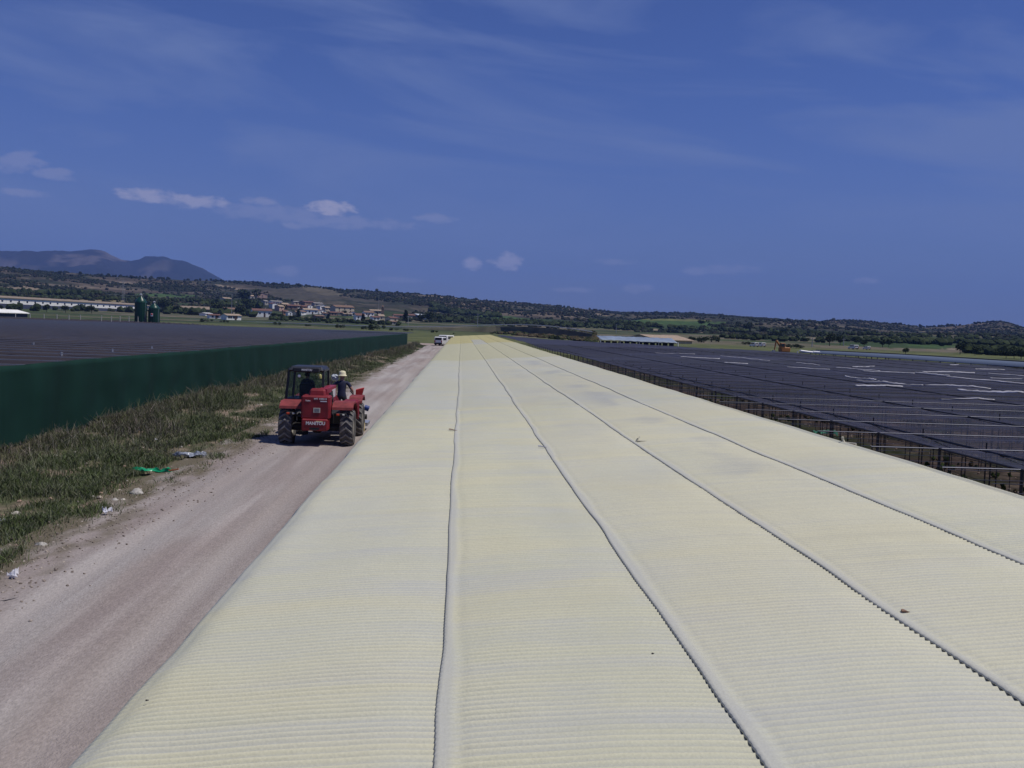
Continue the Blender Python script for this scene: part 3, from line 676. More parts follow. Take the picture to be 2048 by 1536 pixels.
m_tyre = mat('car tyre', (.02, .02, .02), .85)
def car(name, label, loc, yaw, L=4.4, W=1.8, H=1.9, cat='car', group=None, sc_=1, tall=False, pickup=False):
    e = empty(name, loc, yaw, label, cat, group); e.scale = (sc_,)*3
    b = MB(); zt = H; zb = .35; zm = H*.56
    # profile in (y,z), rear at -L/2
    prof = [(-L/2, zb), (-L/2, zm), (-L/2+.12, zt-.1), (-L/2+.3, zt), (L*.12 if not tall else L*.25, zt), (L*.27 if not tall else L*.38, zm+.02), (L/2-.1, zm-.15), (L/2, zb+.2), (L/2, zb)]
    b.prism(prof, -W/2, W/2, 0); o = b.build('body', m_vw, e); bv = o.modifiers.new('b', 'BEVEL'); bv.width = .09; bv.segments = 2
    b = MB(); b.box((0, -L/2+.02, zm+(zt-zm)*.52), (W*.78, .10, (zt-zm)*.6)); b.build('rear_window', m_win, e)
    for s in (-1, 1):
        b = MB(); b.box((s*(W/2), -.1*L, zm+(zt-zm)*.5), (.05, L*.55, (zt-zm)*.55)); b.build('side_window', m_win, e)
        b = MB(); b.box((s*W*.41, -L/2-.02, zm*.92), (.18, .08, .35)); b.build('tail_light', mat('tail red', (.35, .02, .02), .3), e)
    b = MB(); b.box((0, -L/2-.05, .5), (W*.98, .22, .3), bev=.05); b.build('bumper', m_blk, e)
    for sx in (-1, 1):
        for sy in (-1, 1):
            b = MB(); b.lathe([(.001, -.11), (.2, -.11), (.34, -.09), (.34, .09), (.2, .11), (.001, .11)], (sx*(W/2-.1), sy*L*.31, .34), 18, 0); t_ = b.build('wheel', m_tyre, e)
            b = MB(); b.lathe([(.001, -.12), (.19, -.12), (.19, .12), (.001, .12)], (sx*(W/2-.1), sy*L*.31, .34), 12, 0); b.build('rim', m_gal, t_)
p = onY(881, 692, 196); car('parked_car', 'white car with dark rear end parked on the track, the left of the two', (p[0]+.1, 196, 0), R(-14), W=1.6, H=1.75, L=4.2, group='vehicles at the end of the track')
p = onY(893, 690, 201); car('parked_van', 'taller white van parked on the track against the foam roof edge', (p[0]+.1, 203, 0), R(-22), W=1.8, H=2.05, L=4.8, cat='van', group='vehicles at the end of the track', tall=True)
for px, py, lab, nm, kk in [(1508, 694, 'low white vehicle left of the orange digger', 'parked_car', 1.1), (1522, 694, 'white vehicle nearest the orange digger', 'parked_car', 1.1), (1706, 699, 'larger white van on the road at the right of the valley', 'parked_van', 1.2), (1733, 699, 'smaller white van following on the road at the right', 'parked_van', .9)]:
    q, r = on_terrain(px, py, 300); car(nm, lab, tuple(q), R(12), L=5, W=1.9, H=1.8, cat='van' if 'van' in lab else 'car', group='distant white vehicles', sc_=kk*.72)
for i, (px, py) in enumerate([(160, 634), (912, 643), (905, 650)]):
    pass

# ------------------------------------------------------------------ dirt track
def strip(name, prof_fn, y0, y1, step, xs, m, colfn=None):
    ys = np.arange(y0, y1, step); Xg, Yg = np.meshgrid(xs, ys, indexing='ij'); Zg = prof_fn(Xg, Yg)
    V = np.stack([Xg, Yg, Zg], -1).reshape(-1, 3)
    return link(name, meshnp(name, V, grid(len(xs), len(ys)), True, None if colfn is None else colfn(V)), m)
def track_z(X, Y):
    rut = -.035*np.exp(-((X+3.5+.15*np.sin(Y*.1))/.28)**2)-.035*np.exp(-((X+5.3+.15*np.sin(Y*.1))/.28)**2)
    return .085+rut+(fbm(X*1.3, Y*.22, 4)-.5)*.05+(fbm(X*9, Y*5, 3)-.5)*.012
def track_col(V):
    x, y = V[:, 0], V[:, 1]
    t = np.clip((fbm(x*1.1, y*.13, 4)-.35)*3, 0, 1)
    st = np.clip((fbm(x*4.5+.4*np.sin(y*.05), y*.035, 3)-.5)*5, -1, 1)
    c = lerp(np.tile(np.array([.305, .262, .245]), (len(V), 1)), (.375, .345, .33), t)*(1+.10*st[:, None])
    t = np.clip((fbm(x*2.2+30, y*.10, 4)-.55)*7, 0, 1); c = lerp(c, (.235, .195, .185), t*.45)
    for rx in (-3.5, -5.3): c = lerp(c, (.375, .335, .315), np.exp(-((x-rx+.15*np.sin(y*.1))/.22)**2)*.45)
    t = np.clip((-2.9-x+.0)*-1.2, 0, 1); c = lerp(c, (.26, .185, .16), t*.5)
    e = np.clip((-6.2-x+(fbm(x*3, y*.9, 4)-.5)*2.2)*1.4, 0, 1); c = lerp(c, (.14, .12, .085), e)
    return c
m_track = mat('dirt track', (.3, .24, .21), .95, attr='col', noise=(34, 13, 20), var=.17, bump=(45, .8, .02), spec=.1)
tag(strip('dirt_track', track_z, 2, 60, .12, np.arange(-7.4, -1.0, .08), m_track, track_col), kind='structure')
tag(strip('dirt_track', track_z, 59.88, 205, .5, np.arange(-7.4, -1.0, .16), m_track, track_col), kind='structure')
# turning area at the far end
tv = []; 
b = MB(); pl_ = [(-1.0, 196), (-1.0, 214), (-9, 214), (-16, 210), (-14, 205), (-8.4, 200), (-7.3, 196)]
b.add([(x, y, .11) for x, y in pl_], [tuple(range(len(pl_)))]); tag(b.build('track_turning_area', mat('track end dirt', (.33, .265, .23), .95, noise=.6, var=.12)), kind='structure')

# ------------------------------------------------------------------ verge with grass
def fx(Y): return np.interp(Y, [0, 27.8, 47, 164.7], [-12.6, -12.2, -11.8, -8.59])   # windbreak line
def bank_z(X, Y):
    w_ = fx(Y); t = np.clip((-6.6-X)/(np.maximum(-6.6-w_, .5)), 0, 1.3); return .0+(.10+.30*np.clip((Y-22)/25, 0, 1))*t*t*(3-2*np.minimum(t, 1))+(fbm(X*.9, Y*.5, 4)-.5)*.22*np.clip(t*3, 0, 1)+.034*(1-np.clip(t*4, 0, 1))
def bank_col(V):
    x, y = V[:, 0], V[:, 1]
    t = np.clip((fbm(x*.9, y*.5, 4)-.4)*4, 0, 1); c = lerp(np.tile(np.array([.07, .08, .04]), (len(V), 1)), (.12, .105, .07), t)
    t = np.clip((fbm(x*1.6+9, y*.8, 4)-.60)*9, 0, 1); c = lerp(c, (.24, .18, .14), t*.8)
    return lerp(c, (.20, .165, .14), np.clip((x+6.65+(fbm(x*2, y*.7, 3)-.5)*1.4)*1.3, 0, 1))
vx_ = np.arange(-13.5, -6.0, .12)
m_bank = mat('verge soil', (.1, .1, .05), .95, attr='col', noise=6., var=.35, bump=(14, .7, .03), spec=.1)
tag(strip('verge', bank_z, 4, 70, .25, vx_, m_bank, bank_col), kind='structure')
tag(strip('verge', bank_z, 69.75, 192, .7, np.arange(-13.5, -6.0, .25), m_bank, bank_col), kind='structure')
m_grass = mat('grass blades', (.05, .07, .02), .8, attr='col', spec=.15)
DEB = [(*onz(303, 944, .2)[:2], .55, .8), (*onz(378, 915, .2)[:2], .5, .7), (*onz(214, 1027, .1)[:2], .15, .3), (*onz(29, 1156, .1)[:2], .15, .3), (*onz(274, 975, .1)[:2], .2, .4)]
def grass(n, y0, y1, hmul, wmul):
    y = y0+(y1-y0)*rng.random(n)**1.5; w_ = fx(y); u = rng.random(n); x = -6.35+(w_+.05+6.35)*u
    nn = fbm(x*.9, y*.6, 3); ed = np.clip((-6.5-x+(fbm(x*2, y*.8, 3)-.5)*1.6)*1.0, .04, 1)
    bare = fbm(x*1.6+9, y*.8, 4)
    k = (rng.random(n) < ed*np.clip(nn*3.6-1.15, .10, 1)*np.clip((.60-bare)*8, .12, 1))
    for dx, dy, rx_, ry_ in DEB: k &= ((x-dx)/rx_)**2+((y-dy)/ry_)**2 > 1
    x, y, u, nn = x[k], y[k], u[k], nn[k]; m = len(x)
    far = np.clip((y-20)/25, .25, 1)
    h = (rng.uniform(.03, .15, m)+.24*far*np.clip(u*1.6-.75, 0, 1)*rng.uniform(.2, 1.2, m)+.09*(nn > .55)*rng.random(m))*hmul
    tall = (u > .45) & (rng.random(m) < .035); h[tall] = (rng.uniform(.35, .75, m)*(.5+.5*far))[tall]
    z = bank_z(x, y); an = rng.uniform(0, 2*np.pi, m); ln = rng.normal(0, .46, (m, 2))*h[:, None]; wd_ = rng.uniform(.0022, .0055, m)*wmul*(1+y/30)
    wd_ = np.where(tall, wd_*.8, wd_)
    def ring(f, k_, zz): 
        return [np.stack([x+ln[:, 0]*f-np.cos(an)*wd_*k_, y+ln[:, 1]*f-np.sin(an)*wd_*k_, zz], 1), np.stack([x+ln[:, 0]*f+np.cos(an)*wd_*k_, y+ln[:, 1]*f+np.sin(an)*wd_*k_, zz], 1)]
    V = np.stack(ring(0, 1, z-.02)+ring(.35, .8, z+h*.6)+ring(1, .25, z+h), 1).reshape(-1, 3); i = 6*np.arange(m)[:, None]
    Q = np.concatenate([i+np.array([[0, 1, 3, 2]]), i+np.array([[2, 3, 5, 4]])])
    pal = np.array([(.085, .098, .045), (.100, .115, .046), (.17, .155, .105), (.23, .195, .155), (.14, .135, .11)])
    pr_ = np.stack([np.full(m, .30), np.where(nn > .5, .36, .18), .14+.1*u, .08+.14*np.clip(u-.3, 0, 1), np.full(m, .24)], 1); pr_ /= pr_.sum(1)[:, None]
    ci = (rng.random(m)[:, None] > np.cumsum(pr_, 1)).sum(1); c = pal[np.minimum(ci, 4)]*rng.uniform(.6, 1.4, (m, 1)); zn = np.clip(u*2-.6+(fbm(x*.5+3, y*.3, 3)-.5)*2.5, 0, 1)[:, None]; c = c*(1-zn)*np.array([.92, 1.08, .85])+c*zn*np.array([1.06, 1.02, 1.06]); c = c*np.array([.92, .92, 1.0])
    return V, Q, np.repeat(c, 6, 0)
A = grass(520000, 9, 45, 1, 1); B_ = grass(300000, 42, 190, 1.05, .8)
Vg = np.concatenate([A[0], B_[0]]); Fg = np.concatenate([A[1], B_[1]+len(A[0])]); cg = np.concatenate([A[2], B_[2]])
tag(link('grass', meshnp('grass', Vg, Fg, False, cg), m_grass), 'rough green and straw coloured grass covering the verge beside the track', 'grass', kind='stuff')
# stones on verge/track edge
ns = 1500; y = 8+60*rng.random(ns)**1.7; x = rng.uniform(-11.2, -6.0, ns); kk = fbm(x*1.6+9, y*.8, 4); k = (rng.random(ns) < np.clip((kk-.48)*6, .06, 1)); x, y = x[k], y[k]
s = rng.uniform(.012, .045, len(x)); s[rng.random(len(x)) < .06] *= 1.8
P = np.stack([x, y, bank_z(x, y)+s*.5], 1)
tag(clumps('stones', P, s*1.3, s*.8, np.array([(.42, .36, .29), (.34, .24, .18), (.5, .46, .40)])[rng.integers(0, 3, len(x))], mat('stone', (.4, .35, .3), .9, attr='col'), .3), 'pale pebbles and stones scattered in the verge', 'stones', kind='stuff')
ns = 2600; y = 8+50*rng.random(ns)**1.6; x = -6.4+rng.normal(0, .45, ns); x = np.minimum(x, -2); s = rng.uniform(.006, .02, ns)
P = np.stack([x, y, np.maximum(bank_z(x, y), track_z(x, y))+s*.3], 1)
tag(clumps('gravel', P, s*1.4, s, np.array([(.24, .2, .17), (.16, .13, .11), (.36, .31, .27)])[rng.integers(0, 3, ns)], bpy.data.materials['stone'], .3), 'loose gravel along the edge of the dirt track', 'gravel', kind='stuff')
# debris
def crumple(name, label, cat, px, py, L, W, H, m, yaw=0, seed=1, nx=26, ny=12):
    p = onz(px, py, .1); p[2] = bank_z(p[0], p[1])+.04
    rg = np.random.default_rng(seed); u, v = np.meshgrid(np.linspace(-1, 1, nx), np.linspace(-1, 1, ny), indexing='ij')
    ox = rg.uniform(0, 99); nzv = fbm(u*3.1+ox, v*2.3+ox, 4)
    wv = (.55+.45*np.sin(u*4+ox))*np.sqrt(np.clip(1-u**2*.9, .02, 1))
    X = u*L/2+(fbm(u*4+ox, v*4, 3)-.5)*L*.12; Y = v*W/2*wv+(fbm(u*2+ox*2, v*0+3, 2)-.5)*W*.9; Z = (nzv-.25)*H*1.6*(1-.5*v**2)+.05
    o = link(name, meshnp(name, np.stack([X, Y, Z], -1).reshape(-1, 3), grid(nx, ny), False), m, None, tuple(p)); o.rotation_euler = (0, 0, yaw)
    sd = o.modifiers.new('s', 'SOLIDIFY'); sd.thickness = .01; tag(o, label, cat); return o
crumple('plastic_sheet', 'crumpled bright green plastic sheet lying in the grass', 'plastic sheet', 303, 944, .98, .42, .16, mat('green plastic', (.01, .34, .15), .35, spec=.5), 0, 3)
crumple('plastic_film', 'crumpled grey blue plastic film lying in the grass beyond the green sheet', 'plastic film', 378, 915, .85, .35, .22, mat('grey plastic film', (.34, .37, .43), .3, spec=.6), .1, 8)
m_wp = mat('white plastic', (.75, .75, .8), .4)
for i, (px, py, s, lab) in enumerate([(214, 1027, .17, 'crumpled white litter in the verge nearer to the track'), (29, 1156, .17, 'crumpled white litter in the verge at the lower left'), (311, 889, .12, 'small white litter above the grey plastic film'), (7, 1045, .12, 'small white litter at the far left of the verge')]):
    crumple('white_litter', lab, 'litter', px, py, s, s*.8, s*.9, m_wp, i, 20+i, 10, 8)
def rock(px, py, s, lab, seed):
    p = onz(px, py, .2); p[2] = bank_z(p[0], p[1])+s*.3; rg = np.random.default_rng(seed)
    V = np.concatenate([ico_v, ]); import bmesh
    bm = bmesh.new(); bmesh.ops.create_icosphere(bm, subdivisions=3, radius=1)
    for v in bm.verts:
        n_ = float(fbm(v.co.x*1.3+seed, v.co.y*1.3+v.co.z*1.7, 3)); v.co *= .7+.6*n_; v.co.z *= .7; v.co *= s
    me = bpy.data.meshes.new('rock'); bm.to_mesh(me); bm.free(); o = link('rock', me, bpy.data.materials.get('pale rock') or mat('pale rock', (.38, .36, .33), .9, noise=8., var=.3), None, tuple(p)); tag(o, lab, 'rock')
rock(274, 975, .15, 'pale grey rock in the grass below the green plastic sheet', 5); rock(230, 988, .09, 'smaller pale rock left of the big grey rock in the verge', 9)
rock(82, 1075, .1, 'pale tan rock lying low in the left verge', 12)
b = MB(); p0 = onz(-25, 1206, .06); p1 = onz(10, 1203, .08); p2 = onz(43, 1195, .07); b.tube(p0, p1, .02, .02, 6); b.tube(p1, p2, .02, .012, 6)
tag(b.build('stick', mat('dark stick', (.03, .028, .035), .8)), 'thin dark stick lying at the left edge of the track', 'stick')
b = MB(); p0 = onz(338, 941, .25); p1 = onz(357, 938, .3); b.tube(p0, p1, .025, .02, 5)
tag(b.build('wooden_stake', mat('orange wood', (.35, .14, .06), .8)), 'short orange brown stake sticking out of the green plastic sheet', 'stake')

# ------------------------------------------------------------------ windbreak fence
m_fence = mat('green windbreak net', (.0060, .029, .022), .85, noise=(.05, .75, .02), var=.16, spec=.15)
ys = np.concatenate([np.arange(6, 60, .35), np.arange(60, 165, 1.2), [164.7]]); xs_ = fx(ys)
e = empty('windbreak_fence', (0, 0, 0), 0, 'tall dark green windbreak net running along the verge', 'windbreak')
zs = np.linspace(0, 1, 14); Yg, Zg = np.meshgrid(ys, zs, indexing='ij'); Xg = np.repeat(xs_[:, None], 14, 1)+.05*np.sin(Yg*2*np.pi/3+.5)*np.sin(Zg*np.pi)+(fbm(Yg*.8, Zg*3, 3)-.5)*.1
top = 2.45+.008*np.sin(ys*2.1)+(vnoise(ys*.4, ys*0)-.5)*.03
V = np.stack([Xg, Yg, bank_z(Xg, Yg)-.05+(top[:, None]-bank_z(Xg, Yg)+.05)*Zg], -1).reshape(-1, 3)
o = link('net_panel', meshnp('net_panel', V, grid(len(ys), 14), True), m_fence, e); o.modifiers.new('s', 'SOLIDIFY').thickness = .02
for yy in np.arange(8, 164, 3.0):
    b = MB(); b.tube((float(fx(yy))-.17, yy, 0), (float(fx(yy))-.17, yy, 2.40), .045, n=6); b.build('post', m_steel, e)
# fence end return
b = MB(); b.prism([(-8.59, 0), (-8.59, 2.45), (-22, 2.42), (-22, 0)], 164.7, 164.76, 1); b.build('net_return', m_fence, e)
# low ragged weeds against the fence tops handled by grass

# ------------------------------------------------------------------ left net roof
def netmat(name, c1, c2, sc_, cover0, cover1, rough=.75):
    m = bpy.data.materials.new(name); m.use_nodes = True; nt = m.node_tree; b = nt.nodes['Principled BSDF']; out = nt.nodes['Material Output']
    tc = nt.nodes.new('ShaderNodeTexCoord'); mp = nt.nodes.new('ShaderNodeMapping'); mp.inputs['Scale'].default_value = sc_; nt.links.new(tc.outputs['Object'], mp.inputs[0])
    t = nt.nodes.new('ShaderNodeTexNoise'); t.inputs['Scale'].default_value = 1; t.inputs['Detail'].default_value = 6; nt.links.new(mp.outputs[0], t.inputs['Vector'])
    cr = nt.nodes.new('ShaderNodeValToRGB'); cr.color_ramp.elements[0].position = .35; cr.color_ramp.elements[1].position = .68; cr.color_ramp.elements[0].color = tuple(c1)+(1,); cr.color_ramp.elements[1].color = tuple(c2)+(1,)
    nt.links.new(t.outputs['Fac'], cr.inputs[0]); nt.links.new(cr.outputs[0], b.inputs['Base Color']); b.inputs['Roughness'].default_value = rough; b.inputs['Specular IOR Level'].default_value = .25
    # a woven net covers more of what is behind it the flatter one looks along it
    lw = nt.nodes.new('ShaderNodeLayerWeight'); lw.inputs['Blend'].default_value = .5
    mr = nt.nodes.new('ShaderNodeMapRange'); mr.inputs[1].default_value = .82; mr.inputs[2].default_value = .985; mr.inputs[3].default_value = cover0; mr.inputs[4].default_value = cover1
    nt.links.new(lw.outputs['Facing'], mr.inputs[0])
    tr = nt.nodes.new('ShaderNodeBsdfTransparent'); mx = nt.nodes.new('ShaderNodeMixShader')
    nt.links.new(mr.outputs[0], mx.inputs[0]); nt.links.new(tr.outputs[0], mx.inputs[1]); nt.links.new(b.outputs[0], mx.inputs[2]); nt.links.new(mx.outputs[0], out.inputs['Surface'])
    return m
m_lnet = netmat('brown shade net', (.030, .026, .034), (.050, .042, .050), (.03, .35, 1), .9, 1.0)
lfar = lambda X: np.interp(X, [-140, -107.6, -88, -60, -35.8, -21.8, -11.7], [236, 245, 288, 240, 205, 203, 196])
e = empty('left_net_house', (0, 0, 0), 0, 'huge flat brown purple shade net roof behind the green windbreak', 'net house')
xs = np.linspace(-135, -12.6, 90); tt = np.linspace(0, 1, 520)
Xg = np.repeat(xs[:, None], 520, 1)*1.0; Yf = np.minimum(lfar(xs), 1e9); Yg = 14+(Yf[:, None]-14)*tt[None]
Xg = np.where(Xg > fx(np.minimum(Yg, 164.7))-.25, fx(np.minimum(Yg, 164.7))-.25, Xg)
Zg = 2.36-.75*np.abs(np.sin(np.pi*Yg/3.0))**.8+(fbm(Xg*.15, Yg*.3, 3)-.5)*.10
o = link('net', meshnp('net', np.stack([Xg, Yg, Zg], -1).reshape(-1, 3), grid(90, 520), True), m_lnet, e)
for i, yy in enumerate(np.arange(18, 198, 3.0)):
    b = MB(); x1 = float(fx(min(yy, 164.7)))-.3; b.tube((-130, yy, 2.40), (x1, yy, 2.40), .02, n=4); b.build('cable', m_steel, e)
for yy in np.arange(24, 60, 6.0):
    for xx in np.arange(-40, -14, 6.0):
        b = MB(); b.tube((xx, yy, 0), (xx, yy, 2.34), .05, n=5); b.build('post', m_gal, e)

# ------------------------------------------------------------------ right net house
m_rnet = netmat('blue black shade net', (.024, .026, .050), (.046, .047, .078), (.10, .5, 1), .46, 1.0)
rfp = [(6.6, 228), (9.3, 218), (19.5, 150), (30.2, 139), (35.8, 117), (40.4, 104), (44, 78), (60, 60), (75, 45)]
rfar = lambda X: np.interp(X, [q[0] for q in rfp], [q[1] for q in rfp])
e = empty('right_net_house', (0, 0, 0), 0, 'wide dark blue shade net roof on posts and wires beside the foam roof', 'net house')
rowsX = [7.72, 11.86]+[11.86+4.2*k for k in range(1, 12)]
def rz(X, Y):
    # bays sag between the row cables (along Y) and cross wires (every 2.4 m)
    ph_ = np.interp(X, rowsX, np.arange(len(rowsX))); sagx = np.abs(np.sin(np.pi*ph_)); sagy = np.abs(np.sin(np.pi*(Y-18.4)/2.42))
    fd = np.clip((70-np.hypot(X, Y))/40, .25, 1); return 2.24-.13*sagx*.6*fd-.10*sagy*sagx**.5*fd+(fbm(X*.5, Y*.4, 3)-.5)*.08*(sagx*.8+.2)+(fbm(X*.06+4, Y*.05, 3)-.5)*.5*np.clip((np.hypot(X, Y)-45)/60, 0, 1)
xs = np.arange(7.72, 62, .42); nt_ = 620; tt = np.linspace(0, 1, nt_)**1.6
Xg = np.repeat(xs[:, None], nt_, 1); Yg = 4+(rfar(xs)[:, None]-4)*tt[None]; Zg = rz(Xg, Yg)
o = link('net', meshnp('net', np.stack([Xg, Yg, Zg], -1).reshape(-1, 3), grid(len(xs), nt_), True), m_rnet, e)
m_post = mat('dark post', (.035, .035, .042), .6, .2); m_rail = mat('weathered rail', (.095, .10, .13), .4, .5)
Ys = 18.4+2.42*np.arange(-5, 60)
# row beams along Y
for k, X in enumerate(rowsX[:10]):
    y1 = float(rfar(X)); b = MB(); b.tube((X, 5, 2.25), (X, y1, 2.25), .020 if k < 3 else .012, n=6); b.build('row_beam', m_post, e)
b = MB(); b.tube((8.66, 5, 2.2), (8.66, 90, 2.2), .02, n=5); b.build('row_beam', m_post, e)
# cross rails
nr = 0
for Y in Ys:
    if Y > 118: break
    xe = float(np.interp(Y, [45, 60, 78, 104, 117, 139], [62, 60, 44, 40, 35, 28])); b = MB(); rr0 = .011 if Y < 34 else .008; b.tube((6.6, Y, 2.255 if Y < 34 else 2.235), (xe, Y, 2.255 if Y < 34 else 2.225), rr0, n=6); b.build('cross_rail', m_rail if Y < 30 else m_post, e)
# posts: nearest 100 as parts, the rest in one
posts = []
for k, X in enumerate(rowsX):
    for j, Y in enumerate(Ys):
        if Y < 8 or Y > min(120, float(rfar(X))): continue
        if k == 0 or (j % 1 == 0 and k <= 3) or j % 2 == 0: posts.append((math.hypot(X, Y), X, Y, k == 0))
        if k in (0, 1) and Y < 60: posts.append((math.hypot(X, Y), X+1.35, Y+1.1, False))
posts.sort(); rest = MB()
for i, (d_, X, Y, big) in enumerate(posts):
    b = MB() if i < 96 else rest
    b.tube((X, Y, -.05), (X, Y, 2.27), .024 if big else .014, n=6)
    if i < 96: b.build('post', m_post, e)
for X in np.arange(9.4, 40, 1.6):
    for Y in np.arange(11, min(70, float(rfar(X))), 2.42):
        xx, yy = X+random.uniform(-.3, .3), Y+random.uniform(-.5, .5); rest.tube((xx, yy, 0), (xx, yy, 2.1), .011, n=4, cap=False)
tag(rest.build('far_posts', m_post, e), kind='stuff')
fw = MB()
for Y in np.arange(10, 60, .605):
    xe = float(np.interp(Y, [45, 60], [58, 44])); fw.tube((6.7, Y, 2.2+random.uniform(-.03, .03)), (xe, Y, 2.2+random.uniform(-.03, .03)), .0045, n=3, cap=False)
tag(fw.build('net_strings', m_rail, e), kind='stuff')
# mid wires of the lower trellis visible under the net
for k, X in enumerate(rowsX[:5]):
    b = MB(); b.tube((X+.6, 5, 1.15), (X+.6, 70, 1.15), .012, n=4); b.build('trellis_wire', m_post, e)
# folds lying on the net, their sunlit glint put into a pale colour
m_fold = mat('sunlit net fold', (.33, .33, .38), .6, noise=(2, 2, 2), var=.3)
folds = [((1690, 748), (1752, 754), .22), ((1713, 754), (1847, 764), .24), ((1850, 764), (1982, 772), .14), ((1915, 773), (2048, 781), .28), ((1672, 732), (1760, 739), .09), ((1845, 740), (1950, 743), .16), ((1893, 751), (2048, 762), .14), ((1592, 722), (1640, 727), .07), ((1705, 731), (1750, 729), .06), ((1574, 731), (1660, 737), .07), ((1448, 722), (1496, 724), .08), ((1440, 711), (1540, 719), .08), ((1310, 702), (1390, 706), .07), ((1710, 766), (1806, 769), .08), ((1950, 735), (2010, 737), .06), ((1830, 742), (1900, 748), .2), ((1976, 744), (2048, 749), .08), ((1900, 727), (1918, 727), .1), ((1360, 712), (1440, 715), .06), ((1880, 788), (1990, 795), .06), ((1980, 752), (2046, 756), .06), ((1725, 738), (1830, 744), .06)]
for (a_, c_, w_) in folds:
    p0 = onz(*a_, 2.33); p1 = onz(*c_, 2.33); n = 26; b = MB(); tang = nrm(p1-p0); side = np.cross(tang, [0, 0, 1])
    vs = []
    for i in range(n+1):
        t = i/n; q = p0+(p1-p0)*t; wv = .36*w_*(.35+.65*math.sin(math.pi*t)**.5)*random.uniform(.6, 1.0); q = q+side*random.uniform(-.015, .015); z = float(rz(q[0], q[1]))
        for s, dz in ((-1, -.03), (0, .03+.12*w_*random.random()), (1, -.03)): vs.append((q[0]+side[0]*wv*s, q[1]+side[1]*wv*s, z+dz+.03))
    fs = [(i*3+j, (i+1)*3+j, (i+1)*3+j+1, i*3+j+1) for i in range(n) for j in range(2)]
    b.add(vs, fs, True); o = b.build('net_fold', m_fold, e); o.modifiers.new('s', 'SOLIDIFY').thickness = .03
# pale net house beyond, right
pn = [onz(1600, 704.5, 2.32), onz(1800, 717, 2.32), onz(2048, 734, 2.32), onz(2300, 755, 2.32)]
pf = [onz(1632, 701, 2.32), onz(1800, 709, 2.32), onz(2048, 724, 2.32), onz(2300, 741, 2.32)]
e2 = empty('pale_net_house', (0, 0, 0), 0, 'strip of pale grey blue net roof at the right edge of the valley floor', 'net house')
b = MB(); vs = []
for i in range(3):
    for k in range(8):
        t = k/8; A_ = pn[i]*(1-t)+pn[i+1]*t; B2 = pf[i]*(1-t)+pf[i+1]*t; vs += [tuple(A_), tuple((A_+B2)/2+np.array([0, 0, .08])), tuple(B2)]
vs += [tuple(pn[3]), tuple((pn[3]+pf[3])/2), tuple(pf[3])]; n = len(vs)//3
b.add(vs, [(i*3+j, (i+1)*3+j, (i+1)*3+j+1, i*3+j+1) for i in range(n-1) for j in range(2)], True)
o = b.build('net', mat('pale blue net', (.085, .11, .16), .6, noise=(.2, .2, 1), var=.12), e2); o.modifiers.new('s', 'SOLIDIFY').thickness = .05
b = MB()
for i in range(n):
    v0 = vs[i*3]; b.tube((v0[0], v0[1], 0), v0, .05, n=5); v0 = vs[i*3+2]; b.tube((v0[0], v0[1], 0), v0, .05, n=5)
b.build('post_row', m_post, e2)
b = MB(); b.path([(v[0], v[1], v[2]+.06) for v in vs[2::3]], .06, 5); b.build('edge_cable', m_post, e2)
p = onY(1594, 705, 118)
b = MB(); b.box((0, 0, 2.40), (1.5, .5, .2), Matrix.Rotation(.1, 3, 'Y'), bev=.06); b.box((1.2, .1, 2.38), (.8, .4, .2), bev=.05); b.tube((-1, 0, 0), (-1, 0, 2.4), .06, n=6); b.tube((1.6, 0, 0), (1.6, 0, 2.4), .06, n=6)
tag(b.build('white_sheeting', m_wp, None, (p[0]+.4, 116, 0)), 'bundle of white sheeting just right of the orange digger', 'sheeting')
# ground under nets
def ug_col(V):
    x, y = V[:, 0], V[:, 1]; t = np.clip((fbm(x*.6, y*.25, 4)-.4)*4, 0, 1); c = lerp(np.tile(np.array([.075, .055, .045]), (len(V), 1)), (.045, .055, .025), t)
    t = np.clip((fbm(x*2+9, y*1.2, 4)-.58)*9, 0, 1); return lerp(c, (.19, .14, .11), t*.7)
tag(strip('soil', lambda X, Y: .06+(fbm(X*.8, Y*.6, 3)-.5)*.12, 4, 130, .5, np.arange(5.9, 60, .3), m_bank, ug_col), kind='structure')
b_ = MB(); b_.add([(-140, 10, .02), (-13, 10, .02), (-13, 190, .02), (-140, 230, .02)], [(0, 1, 2, 3)]); tag(b_.build('soil', m_bankg), kind='structure')
# plants under near net
n = 5200; y = rng.uniform(10, 60, n); x = rng.uniform(6.3, 34, n); k = fbm(x*.5, y*.25, 3) > .5; x, y = x[k], y[k]; s = rng.uniform(.03, .10, len(x))
tag(clumps('undergrowth', np.stack([x, y, np.full(len(x), .1)+s*.4], 1), s, s*1.1, np.array([(.04, .06, .02), (.055, .08, .025), (.10, .08, .045)])[rng.integers(0, 3, len(x))], m_scrub, .6), 'low green weeds growing on the soil under the right net', 'weeds', kind='stuff')
n = 900; y = rng.uniform(10, 50, n); x = rng.uniform(6.3, 26, n); s = rng.uniform(.012, .035, n)
tag(clumps('stones', np.stack([x, y, np.full(n, .12)], 1), s*1.3, s, np.array([(.42, .30, .22), (.5, .42, .34)])[rng.integers(0, 2, n)], bpy.data.materials['stone'], .3), 'reddish and pale stones on the soil under the right net', 'stones', kind='stuff')

